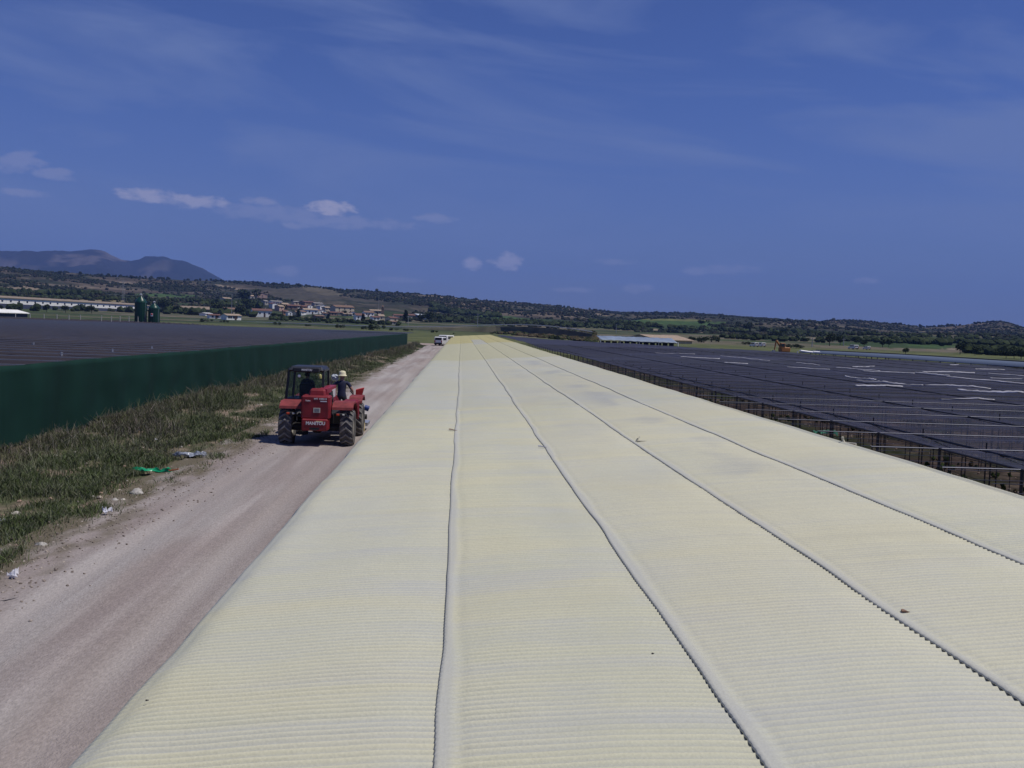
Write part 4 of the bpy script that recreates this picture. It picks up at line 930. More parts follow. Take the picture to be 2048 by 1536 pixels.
# ------------------------------------------------------------------ foam covered roof
H0, SL = 2.2, .07
seams = [-1.967, -.055, 1.548, 3.16, 4.82, 6.48]
def plane_z(X): return CAMZ-H0+SL*X
m = bpy.data.materials.new('sprayed foam'); m.use_nodes = True; nt = m.node_tree; L_ = nt.links; pb_ = nt.nodes['Principled BSDF']; pb_.inputs['Roughness'].default_value = .62; pb_.inputs['Specular IOR Level'].default_value = .3
def nd(t, **k):
    n = nt.nodes.new(t)
    for a, v in k.items(): setattr(n, a, v)
    return n
tc = nd('ShaderNodeTexCoord'); at = nd('ShaderNodeAttribute'); at.attribute_name = 'col'
def nzn(scale, mp_, det=5):
    mpn = nd('ShaderNodeMapping'); mpn.inputs['Scale'].default_value = mp_; L_.new(tc.outputs['Object'], mpn.inputs[0]); t = nd('ShaderNodeTexNoise'); t.inputs['Scale'].default_value = scale; t.inputs['Detail'].default_value = det; L_.new(mpn.outputs[0], t.inputs['Vector']); return t.outputs['Fac']
fine = nzn(60, (1, 1, 1), 3)
mr = nd('ShaderNodeMapRange'); mr.inputs[1].default_value = .3; mr.inputs[2].default_value = .7; mr.inputs[3].default_value = .945; mr.inputs[4].default_value = 1.055; L_.new(fine, mr.inputs[0])
mx = nd('ShaderNodeMix', data_type='RGBA', blend_type='MULTIPLY'); mx.inputs['Factor'].default_value = 1; L_.new(at.outputs['Color'], mx.inputs[6]); L_.new(mr.outputs[0], mx.inputs[7]); L_.new(mx.outputs[2], pb_.inputs['Base Color'])
b1 = nd('ShaderNodeBump'); b1.inputs['Strength'].default_value = .38; b1.inputs['Distance'].default_value = .006; L_.new(fine, b1.inputs['Height'])
b2 = nd('ShaderNodeBump'); b2.inputs['Strength'].default_value = .3; b2.inputs['Distance'].default_value = .02; L_.new(nzn(9, (.5, 1, 1), 4), b2.inputs['Height']); L_.new(b1.outputs[0], b2.inputs['Normal']); L_.new(b2.outputs[0], pb_.inputs['Normal'])
m_foam = m
RIB = .0762
def wob(i, Y): return (vnoise(Y*.55+50*i, Y*0+i)-.5)*.030+(vnoise(Y*1.9+50*i, Y*0+i)-.5)*.008+(vnoise(Y*.11+9*i, Y*0+i+3)-.5)*.035*(.2 if i in (0, 5) else 1)*np.clip(1.3-Y/120, .3, 1)
def foam_col(X, Y, rib, lip, i):
    x, y = X.ravel(), Y.ravel(); n = len(x)
    c = np.tile(np.array([.505, .50, .375]), (n, 1))
    t = np.clip((fbm(x*.45+i*7, y*.16, 4)-.38)*3.0, 0, 1); c = lerp(c, (.51, .51, .42), t)
    t = np.clip((fbm(x*1.3+i*3, y*2.2+40, 4)-.5)*4, 0, 1); c = lerp(c, (.455, .465, .435), t*.40)
    t = np.clip((fbm(x*.5+i*11+70, y*1.6, 4)-.53)*6, 0, 1); c = lerp(c, (.56, .525, .35), t*.45)
    t = np.clip((fbm(x*.35+i*5+20, y*3.1+7, 3)-.56)*7, 0, 1); c = lerp(c, (.45, .455, .44), t*.35)
    if i >= 2:
        t = np.clip((fbm(x*.7+60, y*.25, 4)-.35)*3, 0, 1); c = lerp(c, (.53, .50, .36), t*.55)
    # grey streak patches on the fourth sheet
    if i in (2, 3):
        k = np.exp(-((x-(4.15 if i == 3 else 2.6))/.55)**2); t = np.clip((fbm(x*.8, y*.55+12, 4)-.48)*6, 0, 1)*k*(y > 12)*(y < 60); c = lerp(c, (.34, .35, .35), t*(.55 if i == 3 else .25))
    # spray passes: yellower far away
    t = np.clip((y-66+(fbm(x*.5, y*.01, 2)-.5)*4)*2, 0, 1)*.75; c = lerp(c, (.475, .455, .275), t)
    t = np.clip((y-124+(fbm(x*.6+5, y*.01, 2)-.5)*12)*.4, 0, 1)*.85; c = lerp(c, (.46, .41, .17), t)
    if i in (2,): t = ((y > 118) & (y < 160)).astype(float)*.7; c = lerp(c, (.42, .43, .40), t)
    c = lerp(c, (.66, .63, .45), np.clip(rib.ravel(), 0, 1)*.55*np.clip((27-y)/8, 0, 1)); c = lerp(c, (.40, .41, .41), np.clip(-rib.ravel(), 0, 1)*.42*np.clip((27-y)/8, 0, 1))  # thicker foam yellows the crests; rib shading is also put into the colour
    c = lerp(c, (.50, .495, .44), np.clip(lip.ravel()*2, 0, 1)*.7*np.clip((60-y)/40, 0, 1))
    return c
root = empty('foam_roofed_shed', (0, 0, 0), 0, 'long low shed roof sprayed with cream foam, filling the foreground', 'shed')
def sheet(i, ys, fname='roof_sheet', nearby=True):
    xl, xr = seams[i], seams[i+1]
    u = np.unique(np.concatenate([np.linspace(0, .14, 12 if nearby else 5), np.linspace(.14, .86, 34 if nearby else 10), np.linspace(.86, 1, 10 if nearby else 4)]))
    U, Y = np.meshgrid(u, ys, indexing='ij')
    wl_, wr_ = wob(i, Y), wob(i+1, Y)
    ext = 0 if i == 4 else .07
    zig = 0
    X0 = xl+wl_; X1 = xr+wr_+ext
    rp_ = Y/RIB*2*np.pi
    X = X0+(X1-X0)*U
    dl = X-X0; dr = (xr+wr_)-X
    w_ = .065+.04*vnoise(Y*.8+i*20, Y*0+7)                            # width of the smooth overlap band
    lip = np.clip(1-dl/np.maximum(w_, .03), 0, 1)
    damp = np.clip((dl-w_*.7)/.07, 0, 1) if i > 0 else np.clip((dl-.02)/.12, .35, 1)
    if i == 4: damp = damp*np.clip((dr-.03)/.08, .1, 1)
    local = np.clip(.15+1.7*fbm(X*.8+i*9, Y*.35, 3), .3, 1.5)*(.6+.8*vnoise(X*.25+i, Y/RIB+.5))
    sk_ = (fbm(X*.6+3*i, Y*.4+9, 3)-.5)*1.6+.25*X                       # ribs wander slightly
    rib = np.sin(rp_+2.2*(fbm(X*.35+5*i, Y*.25, 2)-.5)+.5*(vnoise(X*2.1, Y*3)-.5))
    ribz = rib*.0075*damp*local if nearby else rib*0
    dome = .018*np.sin(np.pi*np.clip((X-X0)/(X1-X0), 0, 1))+(fbm(X*.7+9, Y*.12, 3)-.5)*.05+(fbm(X*1.7+9, Y*.9, 3)-.5)*.010
    z = plane_z(X)+dome+ribz
    if i > 0: z = z+.010*np.exp(-(np.clip(dl, 0, 9)/.06)**2)-.004*np.exp(-((dl-w_-.03)/.035)**2)+.004*np.exp(-((dl-w_+.03)/.02)**2)
    if i < 4: z = z-.010*np.exp(-(np.clip(dr, -.01, 9)/.16)**2)-.006*np.clip(-dr/.02, 0, 1)
    if i == 0: z = z-.030*np.exp(-(dl/.13)**2)-.015*np.exp(-(dl/.05)**2)+ (fbm(X*3, Y*1.5, 3)-.5)*.02*np.exp(-(dl/.3)**2)
    if i == 4: z = z+.022*np.exp(-(dr/.035)**2)
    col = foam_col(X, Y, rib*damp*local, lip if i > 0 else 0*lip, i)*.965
    nx, ny = X.shape; V = np.stack([X, Y, z], -1)
    Vs = [V]; cols = [col.reshape(nx, ny, 3)]
    # thick left edge: rounded face and a returned underside
    e0 = V[0].copy()
    if i > 0:
        saw = (.5+.5*rib[0])*.012 if nearby else 0*rib[0]
        e1 = e0.copy(); e1[:, 0] -= .006+saw*.5; e1[:, 2] -= .012
        e2_ = e0.copy(); e2_[:, 0] -= .002; e2_[:, 2] -= .015
        e3 = e0.copy(); e3[:, 0] += .16; e3[:, 2] -= .016
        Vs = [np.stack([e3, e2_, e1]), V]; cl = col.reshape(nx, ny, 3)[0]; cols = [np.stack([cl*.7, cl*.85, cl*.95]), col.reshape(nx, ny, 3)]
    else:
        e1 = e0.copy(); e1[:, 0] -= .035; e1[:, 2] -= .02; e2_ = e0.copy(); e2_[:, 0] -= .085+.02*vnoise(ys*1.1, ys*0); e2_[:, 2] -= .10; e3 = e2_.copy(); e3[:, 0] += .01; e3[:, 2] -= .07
        cl = col.reshape(nx, ny, 3)[0]; gr = np.array([.36, .38, .37]); Vs = [np.stack([e3, e2_, e1]), V]; cols = [np.stack([cl*0+gr, cl*0+gr, cl*.5+gr*.5]), col.reshape(nx, ny, 3)]  # eave face greyed: its lean away from the sun is painted in
    if i == 4:
        e0 = V[-1]; e1 = e0.copy(); e1[:, 0] += .03; e1[:, 2] -= .01; e2_ = e0.copy(); e2_[:, 0] += .035; e2_[:, 2] -= .12; e3 = e0.copy(); e3[:, 0] += .09; e3[:, 2] -= .125; e4 = e3.copy(); e4[:, 2] -= .1
        e2_[:, 2] += .06; cc = np.array([.34, .26, .18]); Vs += [np.stack([e1, e2_, e3, e4])]; cols += [np.tile(cc, (4, ny, 1))]
    V = np.concatenate(Vs, 0); c = np.concatenate(cols, 0); nx = V.shape[0]
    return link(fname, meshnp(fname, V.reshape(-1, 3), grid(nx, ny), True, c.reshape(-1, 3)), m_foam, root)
ynear = np.arange(1.2, 27, RIB/8); yfar = np.concatenate([np.arange(26.95, 60, .12), np.arange(60, 100, .35), np.arange(100, 231, 1.0)])
for i in range(5):
    sheet(i, ynear, nearby=True); sheet(i, yfar, nearby=False)
m_wall = mat('shed wall', (.30, .27, .24), .9, noise=1.5)
for nm, X, zt in (('side_wall', seams[0]+.05, plane_z(seams[0])-.12), ('side_wall', seams[-1]-.1, plane_z(seams[-1])-.08)):
    b = MB(); b.box((X, 116, zt/2-.05), (.15, 229.5, zt), None); b.build(nm, m_wall, root)
b = MB(); b.prism([(seams[0]+.14, 0), (seams[-1]-.2, 0), (seams[-1]-.2, plane_z(seams[-1])-.12), (seams[0]+.14, plane_z(seams[0])-.14)], 230.4, 230.6, 1); b.build('end_wall', m_wall, root)
# unseen black board put below the sheets so the seams look into darkness
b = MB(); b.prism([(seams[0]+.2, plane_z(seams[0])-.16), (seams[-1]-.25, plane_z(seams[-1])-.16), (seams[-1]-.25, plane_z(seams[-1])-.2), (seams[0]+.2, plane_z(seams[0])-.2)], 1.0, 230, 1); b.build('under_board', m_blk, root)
# bits on the roof
def on_roof(px, py):
    d = wd(px, py); t = -H0/(d[2]-SL*d[0]); return d*t+np.array([0, 0, CAMZ])
def scrap(px, py, L, W, label, cat, name, m, yaw):
    p = on_roof(px, py); b = MB(); n = 6; vs = []
    for i in range(n+1):
        t = i/n; wv = W*(.3+.7*math.sin(math.pi*(.1+.8*t)))
        vs += [(-L/2+L*t, -wv/2, .004+.004*math.sin(t*5)), (-L/2+L*t, wv/2, .006+.010*math.sin(t*4+1))]
    b.add(vs, [(2*i, 2*i+2, 2*i+3, 2*i+1) for i in range(n)]); o = b.build(name, m, None, (p[0], p[1], p[2]+.018)); o.rotation_euler = (0, SL, yaw); o.modifiers.new('s', 'SOLIDIFY').thickness = .012; tag(o, label, cat)
m_scr = mat('brown scrap', (.22, .13, .09), .8)
scrap(906, 861, .18, .05, 'small brown scrap on the left seam of the foam roof', 'scrap', 'scrap', m_scr, .1)
scrap(1813, 1228, .085, .03, 'small reddish brown scrap beside the third seam near the right', 'scrap', 'scrap', m_scr, .2)
scrap(1085, 895, .16, .05, 'small pale crumb lying at the second seam', 'scrap', 'scrap', bpy.data.materials['sunlit net fold'], .1)
# foam curl standing at the third seam, another at the right edge
m_fc = mat('foam curl', (.52, .49, .38), .7)
p = on_roof(1272, 884); b = MB(); b.tube((0, 0, 0), (.03, 0, .06), .018, .016, 6); b.tube((.03, 0, .06), (.07, .02, .1), .016, .008, 6); b.tube((.02, 0, .02), (.22, -.04, .02), .02, .012, 6)
tag(b.build('foam_curl', m_fc, None, tuple(p)), 'little peeled foam curl sticking up from the third seam', 'foam curl')
p = on_roof(1689, 886); b = MB(); b.path([(0, 0, 0), (-.02, .03, .05), (-.03, .02, .1)], .02, 6); b.path([(0, 0, 0), (.1, -.25, .01)], .022, 6)
tag(b.build('foam_curl', m_fc, None, tuple(p)), 'peeled foam curl standing on the right edge of the roof', 'foam curl')
m_sp = mat('dark speck', (.05, .045, .05), .8)
for i, (px, py, lab) in enumerate([(293, 1404, 'tiny dark speck on the first foam sheet near the left edge'), (1088, 1307, 'tiny dark speck on the second foam sheet'), (1660, 1362, 'tiny dark speck on the third foam sheet'), (1646, 1183, 'tiny dark speck near the third seam'), (1305, 1310, 'tiny dark speck just left of the second seam')]):
    p = on_roof(px, py); b = MB(); b.lathe([(.001, 0), (.008, .002), (.006, .008), (.001, .01)], (0, 0, 0), 7); b.tube((0, 0, .004), (.012, .006, .004), .003, n=5); tag(b.build('dirt_speck', m_sp, None, (p[0], p[1], p[2]+.006)), lab, 'speck')
# green film under the right net
crumple_p = onz(1650, 872, .5)
rg = np.random.default_rng(3); u, v = np.meshgrid(np.linspace(-1, 1, 16), np.linspace(-1, 1, 8), indexing='ij')
o = link('plastic_sheet', meshnp('plastic_sheet', np.stack([u*.45, v*.15+.1*u, (fbm(u*3+4, v*3, 3))*.3], -1).reshape(-1, 3), grid(16, 8)), mat('pale green plastic', (.10, .35, .22), .4), None, tuple(crumple_p)); tag(o, 'scrap of pale green plastic under the right net beside the roof edge', 'plastic sheet')

# ------------------------------------------------------------------ telehandler
m_red = mat('red paint', (.20, .013, .020), .55, noise=3.5, var=.3); m_redd = mat('dusty red paint', (.21, .036, .038), .7, noise=5., var=.35)
m_dk = mat('dark chassis', (.022, .021, .024), .7); m_cab = mat('cab black', (.022, .024, .032), .45); m_tr = mat('dusty tyre rubber', (.10, .095, .095), .9, noise=6, var=.25); m_wht = mat('white lettering', (.75, .75, .75), .5)
m_gl = bpy.data.materials.new('cab glass'); m_gl.use_nodes = True; nt2 = m_gl.node_tree; gb = nt2.nodes['Principled BSDF']; gb.inputs['Base Color'].default_value = (.10, .13, .13, 1); gb.inputs['Roughness'].default_value = .08; tr = nt2.nodes.new('ShaderNodeBsdfTransparent'); tr.inputs[0].default_value = (.85, .92, .9, 1); mxs = nt2.nodes.new('ShaderNodeMixShader'); mxs.inputs[0].default_value = .10
nt2.links.new(tr.outputs[0], mxs.inputs[1]); nt2.links.new(gb.outputs[0], mxs.inputs[2]); nt2.links.new(mxs.outputs[0], nt2.nodes['Material Output'].inputs['Surface'])
m_lug = mat('dusty tread', (.21, .20, .195), .9, noise=9, var=.3)
TX, TY = -4.45, 32.6       # rear axle
T = empty('telehandler', (TX, TY, 0), 0, 'red telescopic handler with black cab driving away along the dirt track', 'telehandler')
def wheel(x, y, Rr=.60, Wd=.42):
    b = MB(); b.lathe([(Rr*.55, -Wd*.42), (Rr*.72, -Wd*.5), (Rr*.9, -Wd*.48), (Rr*.91, -Wd*.38), (Rr*.91, Wd*.38), (Rr*.9, Wd*.48), (Rr*.72, Wd*.5), (Rr*.55, Wd*.42)], (0, 0, 0), 36, 0)
    nl = 17; nlathe = len(b.f)
    for k in range(nl*2):
        s = -1 if k % 2 else 1; t = 2*math.pi*(k/2)/nl
        vs = []
        for q in range(5):
            f_ = q/4; xx = s*(Wd*.5*f_-.01); tt_ = t-f_*.32+(math.pi/nl if s < 0 else 0)*1.0
            for (dt, rr_) in ((-.062, Rr*.88), (-.042, Rr*1.0), (.042, Rr*1.0), (.062, Rr*.88)):
                r2 = rr_-(f_**6)*.05; vs.append((xx, math.sin(tt_+dt)*r2, math.cos(tt_+dt)*r2))
        fs = [(q*4+j, q*4+j+1, q*4+5+j, q*4+4+j) for q in range(4) for j in range(3)]+[(0, 1, 2, 3), (16, 17, 18, 19)]
        b.add(vs, fs)
    b.m = [0 if q < nlathe else 1 for q in range(len(b.f))]; o = b.build('wheel', [m_tr, m_lug], T, (x, y, Rr))
    b = MB(); b.lathe([(.001, -Wd*.1), (Rr*.3, -Wd*.1), (Rr*.4, -Wd*.3), (Rr*.57, -Wd*.42), (Rr*.57, Wd*.42), (Rr*.4, Wd*.3), (Rr*.3, Wd*.1), (.001, Wd*.1)], (0, 0, 0), 24, 0); b.build('rim', m_wht if False else mat('rim', (.35, .33, .3), .6), o); return o
for y in (0, 2.95):
    for x in (-.95, .95): wheel(x, y)
for y in (0, 2.95):
    b = MB(); b.tube((-.8, y, .6), (.8, y, .6), .12, n=10); b.box((0, y, .6), (.4, .36, .36), bev=.1); b.build('axle', m_dk, T)
b = MB(); b.box((0, 1.4, .78), (.8, 4.3, .42), bev=.05); b.box((-.5, 1.4, .7), (.5, 1.5, .3)); b.box((.55, 1.5, .75), (.5, 1.4, .45)); b.build('chassis', m_dk, T)
# rear engine box / counterweight
zb = MB(); zb.box((.03, -.55, 1.28), (.88, .62, .74), bev=.05); zb.box((.05, -.42, 1.72), (.52, .55, .24), None, .9, bev=.05); zb.build('engine_cover', m_red, T)
b = MB(); b.box((.03, -.62, .75), (.80, .66, .37), bev=.035); b.build('counterweight', m_red, T)
b = MB(); b.box((.03, -.955, .64), (.3, .03, .06)); b.box((.03, -.98, .6), (.16, .08, .03)); b.build('tow_hitch', m_dk, T)
text('lettering', 'MANITOU', .135, m_wht, T, (.06, -.957, .80), sx=.95)
b = MB(); b.box((.17, -.953, .865), (.2, .006, .03)); b.build('plate_strip', hw['yellow'], T)
text('lettering', 'MT 1233 S', .068, m_wht, T, (.18, -.867, 1.55), sx=1.3)
text('lettering', 'Turbo', .06, bpy.data.materials['blue shed wall'] if False else m_wht, T, (-.20, -.867, 1.49))
b = MB(); b.box((.28, -.864, 1.48), (.2, .006, .03)); b.build('plate_strip', m_wht, T)
b = MB(); b.box((.08, -.866, 1.2), (.21, .012, .15)); b.build('number_plate', mat('plate cream', (.55, .53, .44), .6), T)
b = MB()
for i in range(5): b.box((.08, -.8735, 1.155+i*.022), (.15, .003, .006))
b.build('plate_text', m_dk, T)
# fenders
def fender(x0, x1, y, drop):
    b = MB(); prof = [(y-.58, 1.20), (y-.56, 1.28), (y-.28, 1.42), (y+.35, 1.43), (y+.6, 1.27), (y+.6, 1.22), (y+.36, 1.37), (y-.26, 1.36), (y-.5, 1.22)]
    b.prism(prof, x0, x1, 0); return b
fender(-1.13, -.42, .05, 0).build('fender', m_redd, T); fender(.50, 1.15, .05, 0).build('fender', m_redd, T); fender(.70, 1.15, 2.95, 0).build('fender', m_redd, T); fender(-1.13, -.7, 2.95, 0).build('fender', m_redd, T)
b = MB(); b.prism([(.62, 1.35), (1.1, .78), (1.22, .78), (1.22, 1.1), (.95, 1.42)], 1.10, 1.16, 0); b.build('side_panel', m_red, T)
for s, x in ((-1, -.74), (1, .80)):
    b = MB(); b.box((x, -.60, 1.06), (.34, .05, .09), bev=.02); o = b.build('light_bar', m_dk, T)
    b = MB(); b.box((x-.1, -.635, 1.06), (.09, .03, .06), bev=.01); b.build('tail_light', mat('tail lamp', (.55, .06, .02), .3), o)
    b = MB(); b.box((x+.07, -.635, 1.06), (.07, .03, .05), bev=.01); b.build('reverse_light', mat('lamp clear', (.6, .6, .55), .2), o)
b = MB(); b.box((.25, -.66, 1.01), (.35, .03, .06)); b.build('reflector', bpy.data.materials['tail lamp'], T)
# cab: left of centre
cabx0, cabx1, cy0, cy1, cz0, cz1 = -1.10, .10, .35, 1.75, 1.15, 2.45
b = MB()
def post_(a_, c_, w=.05): b.tube(a_, c_, w, n=4)
tl, tr_ = (cabx0+.10, cy0+.08, cz1-.08), (cabx1-.02, cy0+.08, cz1-.08)
fl, fr = (cabx0+.10, cy1-.1, cz1-.08), (cabx1-.02, cy1-.1, cz1-.08)
bl, br = (cabx0, cy0, cz0), (cabx1, cy0, cz0); gl_, gr_ = (cabx0, cy1, cz0), (cabx1, cy1, cz0)
for a_, c_ in ((bl, tl), (br, tr_), (gl_, fl), (gr_, fr), (tl, tr_), (fl, fr), (tl, fl), (tr_, fr), (bl, br), (gl_, gr_), (bl, gl_), (br, gr_)): post_(a_, c_)
post_((cabx0+.26, cy0-.01, 1.5), (cabx0+.30, cy0+.07, cz1-.12), .03); b.build('cab_frame', m_cab, T)
b = MB(); b.box(((cabx0+cabx1)/2, (cy0+cy1)/2, 1.28), (1.18, 1.36, .34)); b.build('cab_base', m_cab, T)
b = MB(); b.box(((cabx0+cabx1)/2+.04, (cy0+cy1)/2, cz1-.05), (1.12, 1.5, .16), None, .92, bev=.05); b.box(((cabx0+cabx1)/2+.06, cy0-.04, cz1-.07), (.84, .12, .16), bev=.03); b.build('cab_roof', m_cab, T)
def pane(vs, nm='window'):
    b = MB(); n_ = (Vector(vs[1])-Vector(vs[0])).cross(Vector(vs[2])-Vector(vs[0])).normalized()*.006; v2 = [Vector(v)+n_ for v in vs]
    b.add(list(vs)+v2, [(0, 1, 2, 3), (7, 6, 5, 4), (0, 4, 5, 1), (1, 5, 6, 2), (2, 6, 7, 3), (3, 7, 4, 0)]); return b.build(nm, m_gl, T)
zz = 1.47
pane([(cabx0+.3, cy0+.005, zz), (cabx1-.05, cy0+.005, zz), (cabx1-.07, cy0+.07, cz1-.14), (cabx0+.32, cy0+.07, cz1-.14)], 'rear_window')
pane([(cabx0+.05, cy0+.005, zz), (cabx0+.24, cy0+.005, zz), (cabx0+.27, cy0+.07, cz1-.14), (cabx0+.12, cy0+.07, cz1-.14)])
pane([(cabx0+.05, cy1, zz), (cabx1-.05, cy1, zz), (cabx1-.05, cy1-.1, cz1-.14), (cabx0+.12, cy1-.1, cz1-.14)], 'windscreen')
pane([(cabx0+.02, cy0+.05, zz), (cabx0+.02, cy1-.05, zz), (cabx0+.10, cy1-.15, cz1-.14), (cabx0+.10, cy0+.12, cz1-.14)], 'side_window')
pane([(cabx1, cy0+.05, zz), (cabx1, cy1-.05, zz), (cabx1-.02, cy1-.15, cz1-.14), (cabx1-.02, cy0+.12, cz1-.14)], 'side_window')
text('lettering', 'MANITOU', .085, m_wht, T, (-.42, cy0-.105, cz1-.07), sx=.85)
b = MB(); b.lathe([(.001, -.03), (.045, -.03), (.05, 0), (.03, .04), (.001, .05)], (-.66, cy0-.06, 2.18), 12, 1); b.build('work_lamp', mat('lamp glass', (.9, .9, .9), .15), T)
b = MB(); b.lathe([(.05, 0), (.055, .04), (.045, .12), (.001, .15)], (-.0, cy0-.06, 2.12), 12); b.build('beacon', mat('beacon lens', (.35, .33, .12), .3), T)
b = MB(); b.tube((-1.12, cy0+.1, 1.3), (-1.26, cy0-.05, 1.3), .015, n=5); b.box((-1.22, cy0-.06, 1.28), (.06, .05, .08), bev=.02); b.build('side_marker', hw['cream'], T)
b = MB(); b.box((-.5, .95, 1.42), (.42, .42, .12), bev=.05); b.box((-.5, .74, 1.68), (.42, .1, .5), bev=.05); b.build('seat', m_dk, T)
b = MB(); b.tube((-.5, 1.5, 1.3), (-.5, 1.35, 1.65), .03, n=6); b.lathe([(.17, -.015), (.19, 0), (.17, .015), (.15, 0), (.17, -.015)], (-.5, 1.33, 1.68), 18, 1); b.build('steering_wheel', m_dk, T)
# boom to the right of the cab
b = MB()
def beam(p0, p1, w0, h0, w1, h1):
    vs = []
    for p, w_, h_ in ((p0, w0, h0), (p1, w1, h1)):
        for sx, sz in ((-1, -1), (1, -1), (1, 1), (-1, 1)): vs.append((p[0]+sx*w_/2, p[1], p[2]+sz*h_/2))
    b.add(vs, [(0, 1, 2, 3), (4, 5, 6, 7), (0, 1, 5, 4), (1, 2, 6, 5), (2, 3, 7, 6), (3, 0, 4, 7)])
beam((.18, -.38, 1.57), (.18, 1.95, 1.58), .28, .52, .28, .50); o = b.build('boom', mat('boom red', (.26, .022, .04), .45, noise=2., var=.15), T)
b = MB(); b.box((.325, 1.25, 1.60), (.012, .9, .26)); b.build('side_plate', mat('white label', (.55, .55, .55), .6), o)
b = MB(); beam((.18, 1.9, 1.42), (.25, 3.9, .75), .24, .30, .24, .26); b.build('boom_head', m_red, T)
b = MB(); b.tube((.0, -.25, 1.5), (.5, -.25, 1.5), .08, n=12); b.box((.40, -.1, 1.40), (.05, .5, .62)); b.build('boom_pivot', m_dk, T)
b = MB(); b.path([(.44, -.3, 1.62), (.42, .1, 1.74), (.36, .7, 1.5)], .02, 6); b.path([(.46, -.2, 1.3), (.44, .1, 1.6), (.36, .5, 1.45)], .02, 6); b.build('hydraulic_hose', m_blk, T)
b = MB(); b.box((.85, 1.45, 1.05), (.5, 1.3, .62), bev=.06); b.build('engine_housing', m_red, T)
# carriage and forks
b = MB(); b.box((.3, 4.05, .95), (1.3, .08, .08)); b.box((.3, 4.05, .6), (1.3, .08, .08))
for x in (-.3, 0, .3, .6, .9): b.box((x, 4.05, .78), (.06, .06, .42))
b.build('carriage', m_red, T)
for x in (-.1, .7):
    b = MB(); b.box((x, 4.1, .6), (.12, .06, .75)); b.box((x, 4.7, .24), (.12, 1.2, .05)); b.build('fork', m_dk, T)
# red guard flap at front right
b = MB(); p = [onY(711.5, 780, TY+3.9), onY(728.5, 776, TY+3.9), onY(722.5, 797.5, TY+3.9), onY(711, 792, TY+3.9)]
p = [Vector((q[0]-TX, 3.9, q[2])) for q in p]; b.add(p+[q+Vector((.0, .08, .02)) for q in p], [(0, 1, 2, 3), (7, 6, 5, 4), (0, 4, 5, 1), (1, 5, 6, 2), (2, 6, 7, 3), (3, 7, 4, 0)]); b.build('red_guard', mat('bright red', (.55, .04, .03), .5), T)
b = MB(); q0 = onY(700, 781, TY+3.7); q1 = onY(709, 792, TY+3.7); q2 = onY(716, 800, TY+3.7); b.path([(q[0]-TX, 3.7, q[2]) for q in (q0, q1, q2)], .025, 6); b.path([(p[3][0], 3.9, p[3][2]), (p[3][0]+.05, 3.9, 1.0)], .02, 6); b.build('control_arm', m_dk, T)

# work platform standing on the forks
PL = empty('work_platform', (-4.05, TY+4.75, .28), 0, 'steel work platform carried on the forks under the standing man', 'platform')
b = MB(); b.box((-.05, 0, .06), (1.7, 1.0, .05))
for x in (-.85, 0, .75): b.box((x, 0, 0), (.08, 1.0, .08))
b.build('deck', m_gal, PL)
# grey pump with blue roller at the right
q = onY(723, 828, TY+4.2)
G = empty('spray_pump', (q[0], TY+4.2, .37), 0, 'grey spray pump with a blue capped motor at the front right of the handler', 'pump')
b = MB(); b.box((-.05, 0, .42), (.30, .35, .34), bev=.05); b.box((-.05, 0, .12), (.34, .4, .22), bev=.02); b.build('housing', mat('pump grey', (.32, .31, .33), .5, .3), G)
b = MB(); b.tube((.1, 0, .55), (.26, 0, .5), .1, n=14); b.build('motor', mat('pump blue', (.03, .06, .22), .4), G)
b = MB(); b.lathe([(.001, -.08), (.09, -.08), (.09, .08), (.001, .08)], (.12, -.05, .22), 14, 0); b.build('drum', m_dk, G)
b = MB(); b.path([(-.1, -.2, .25), (-.14, -.22, -.1), (-.12, -.2, -.3)], .02, 6); b.path([(.12, -.05, .1), (.11, -.1, -.3)], .02, 6); b.build('hose', hw['yellow'], G)

# ------------------------------------------------------------------ people
skinm = mat('skin', (.36, .20, .14), .6); navy = mat('navy cloth', (.018, .022, .055), .85, noise=8., var=.2); trou = mat('dark trousers', (.02, .022, .028), .85); straw = mat('cream hat', (.74, .68, .46), .8)
def person(name, label, joints, edges, radii, matfn, loc, yaw, root_i=0):
    me = bpy.data.meshes.new('tmp'); me.from_pydata(joints, edges, []); o = bpy.data.objects.new('tmp', me); C.objects.link(o)
    md = o.modifiers.new('skin', 'SKIN'); md.use_smooth_shade = True; md.branch_smoothing = .6
    for i, r_ in enumerate(radii):
        me.skin_vertices[0].data[i].radius = (r_, r_) if not isinstance(r_, tuple) else r_
    me.skin_vertices[0].data[root_i].use_root = True
    o.modifiers.new('sub', 'SUBSURF').levels = 1; o.modifiers['sub'].render_levels = 1
    dg = bpy.context.evaluated_depsgraph_get(); m2 = bpy.data.meshes.new_from_object(o.evaluated_get(dg)); bpy.data.objects.remove(o)
    m2.materials.clear(); m2.name = name
    ob = link(name, m2, [skinm, navy, trou]); ob.location = loc; ob.rotation_euler = (0, 0, yaw)
    for p_ in m2.polygons: p_.material_index = matfn(p_.center); p_.use_smooth = True
    tag(ob, label, 'person'); return ob
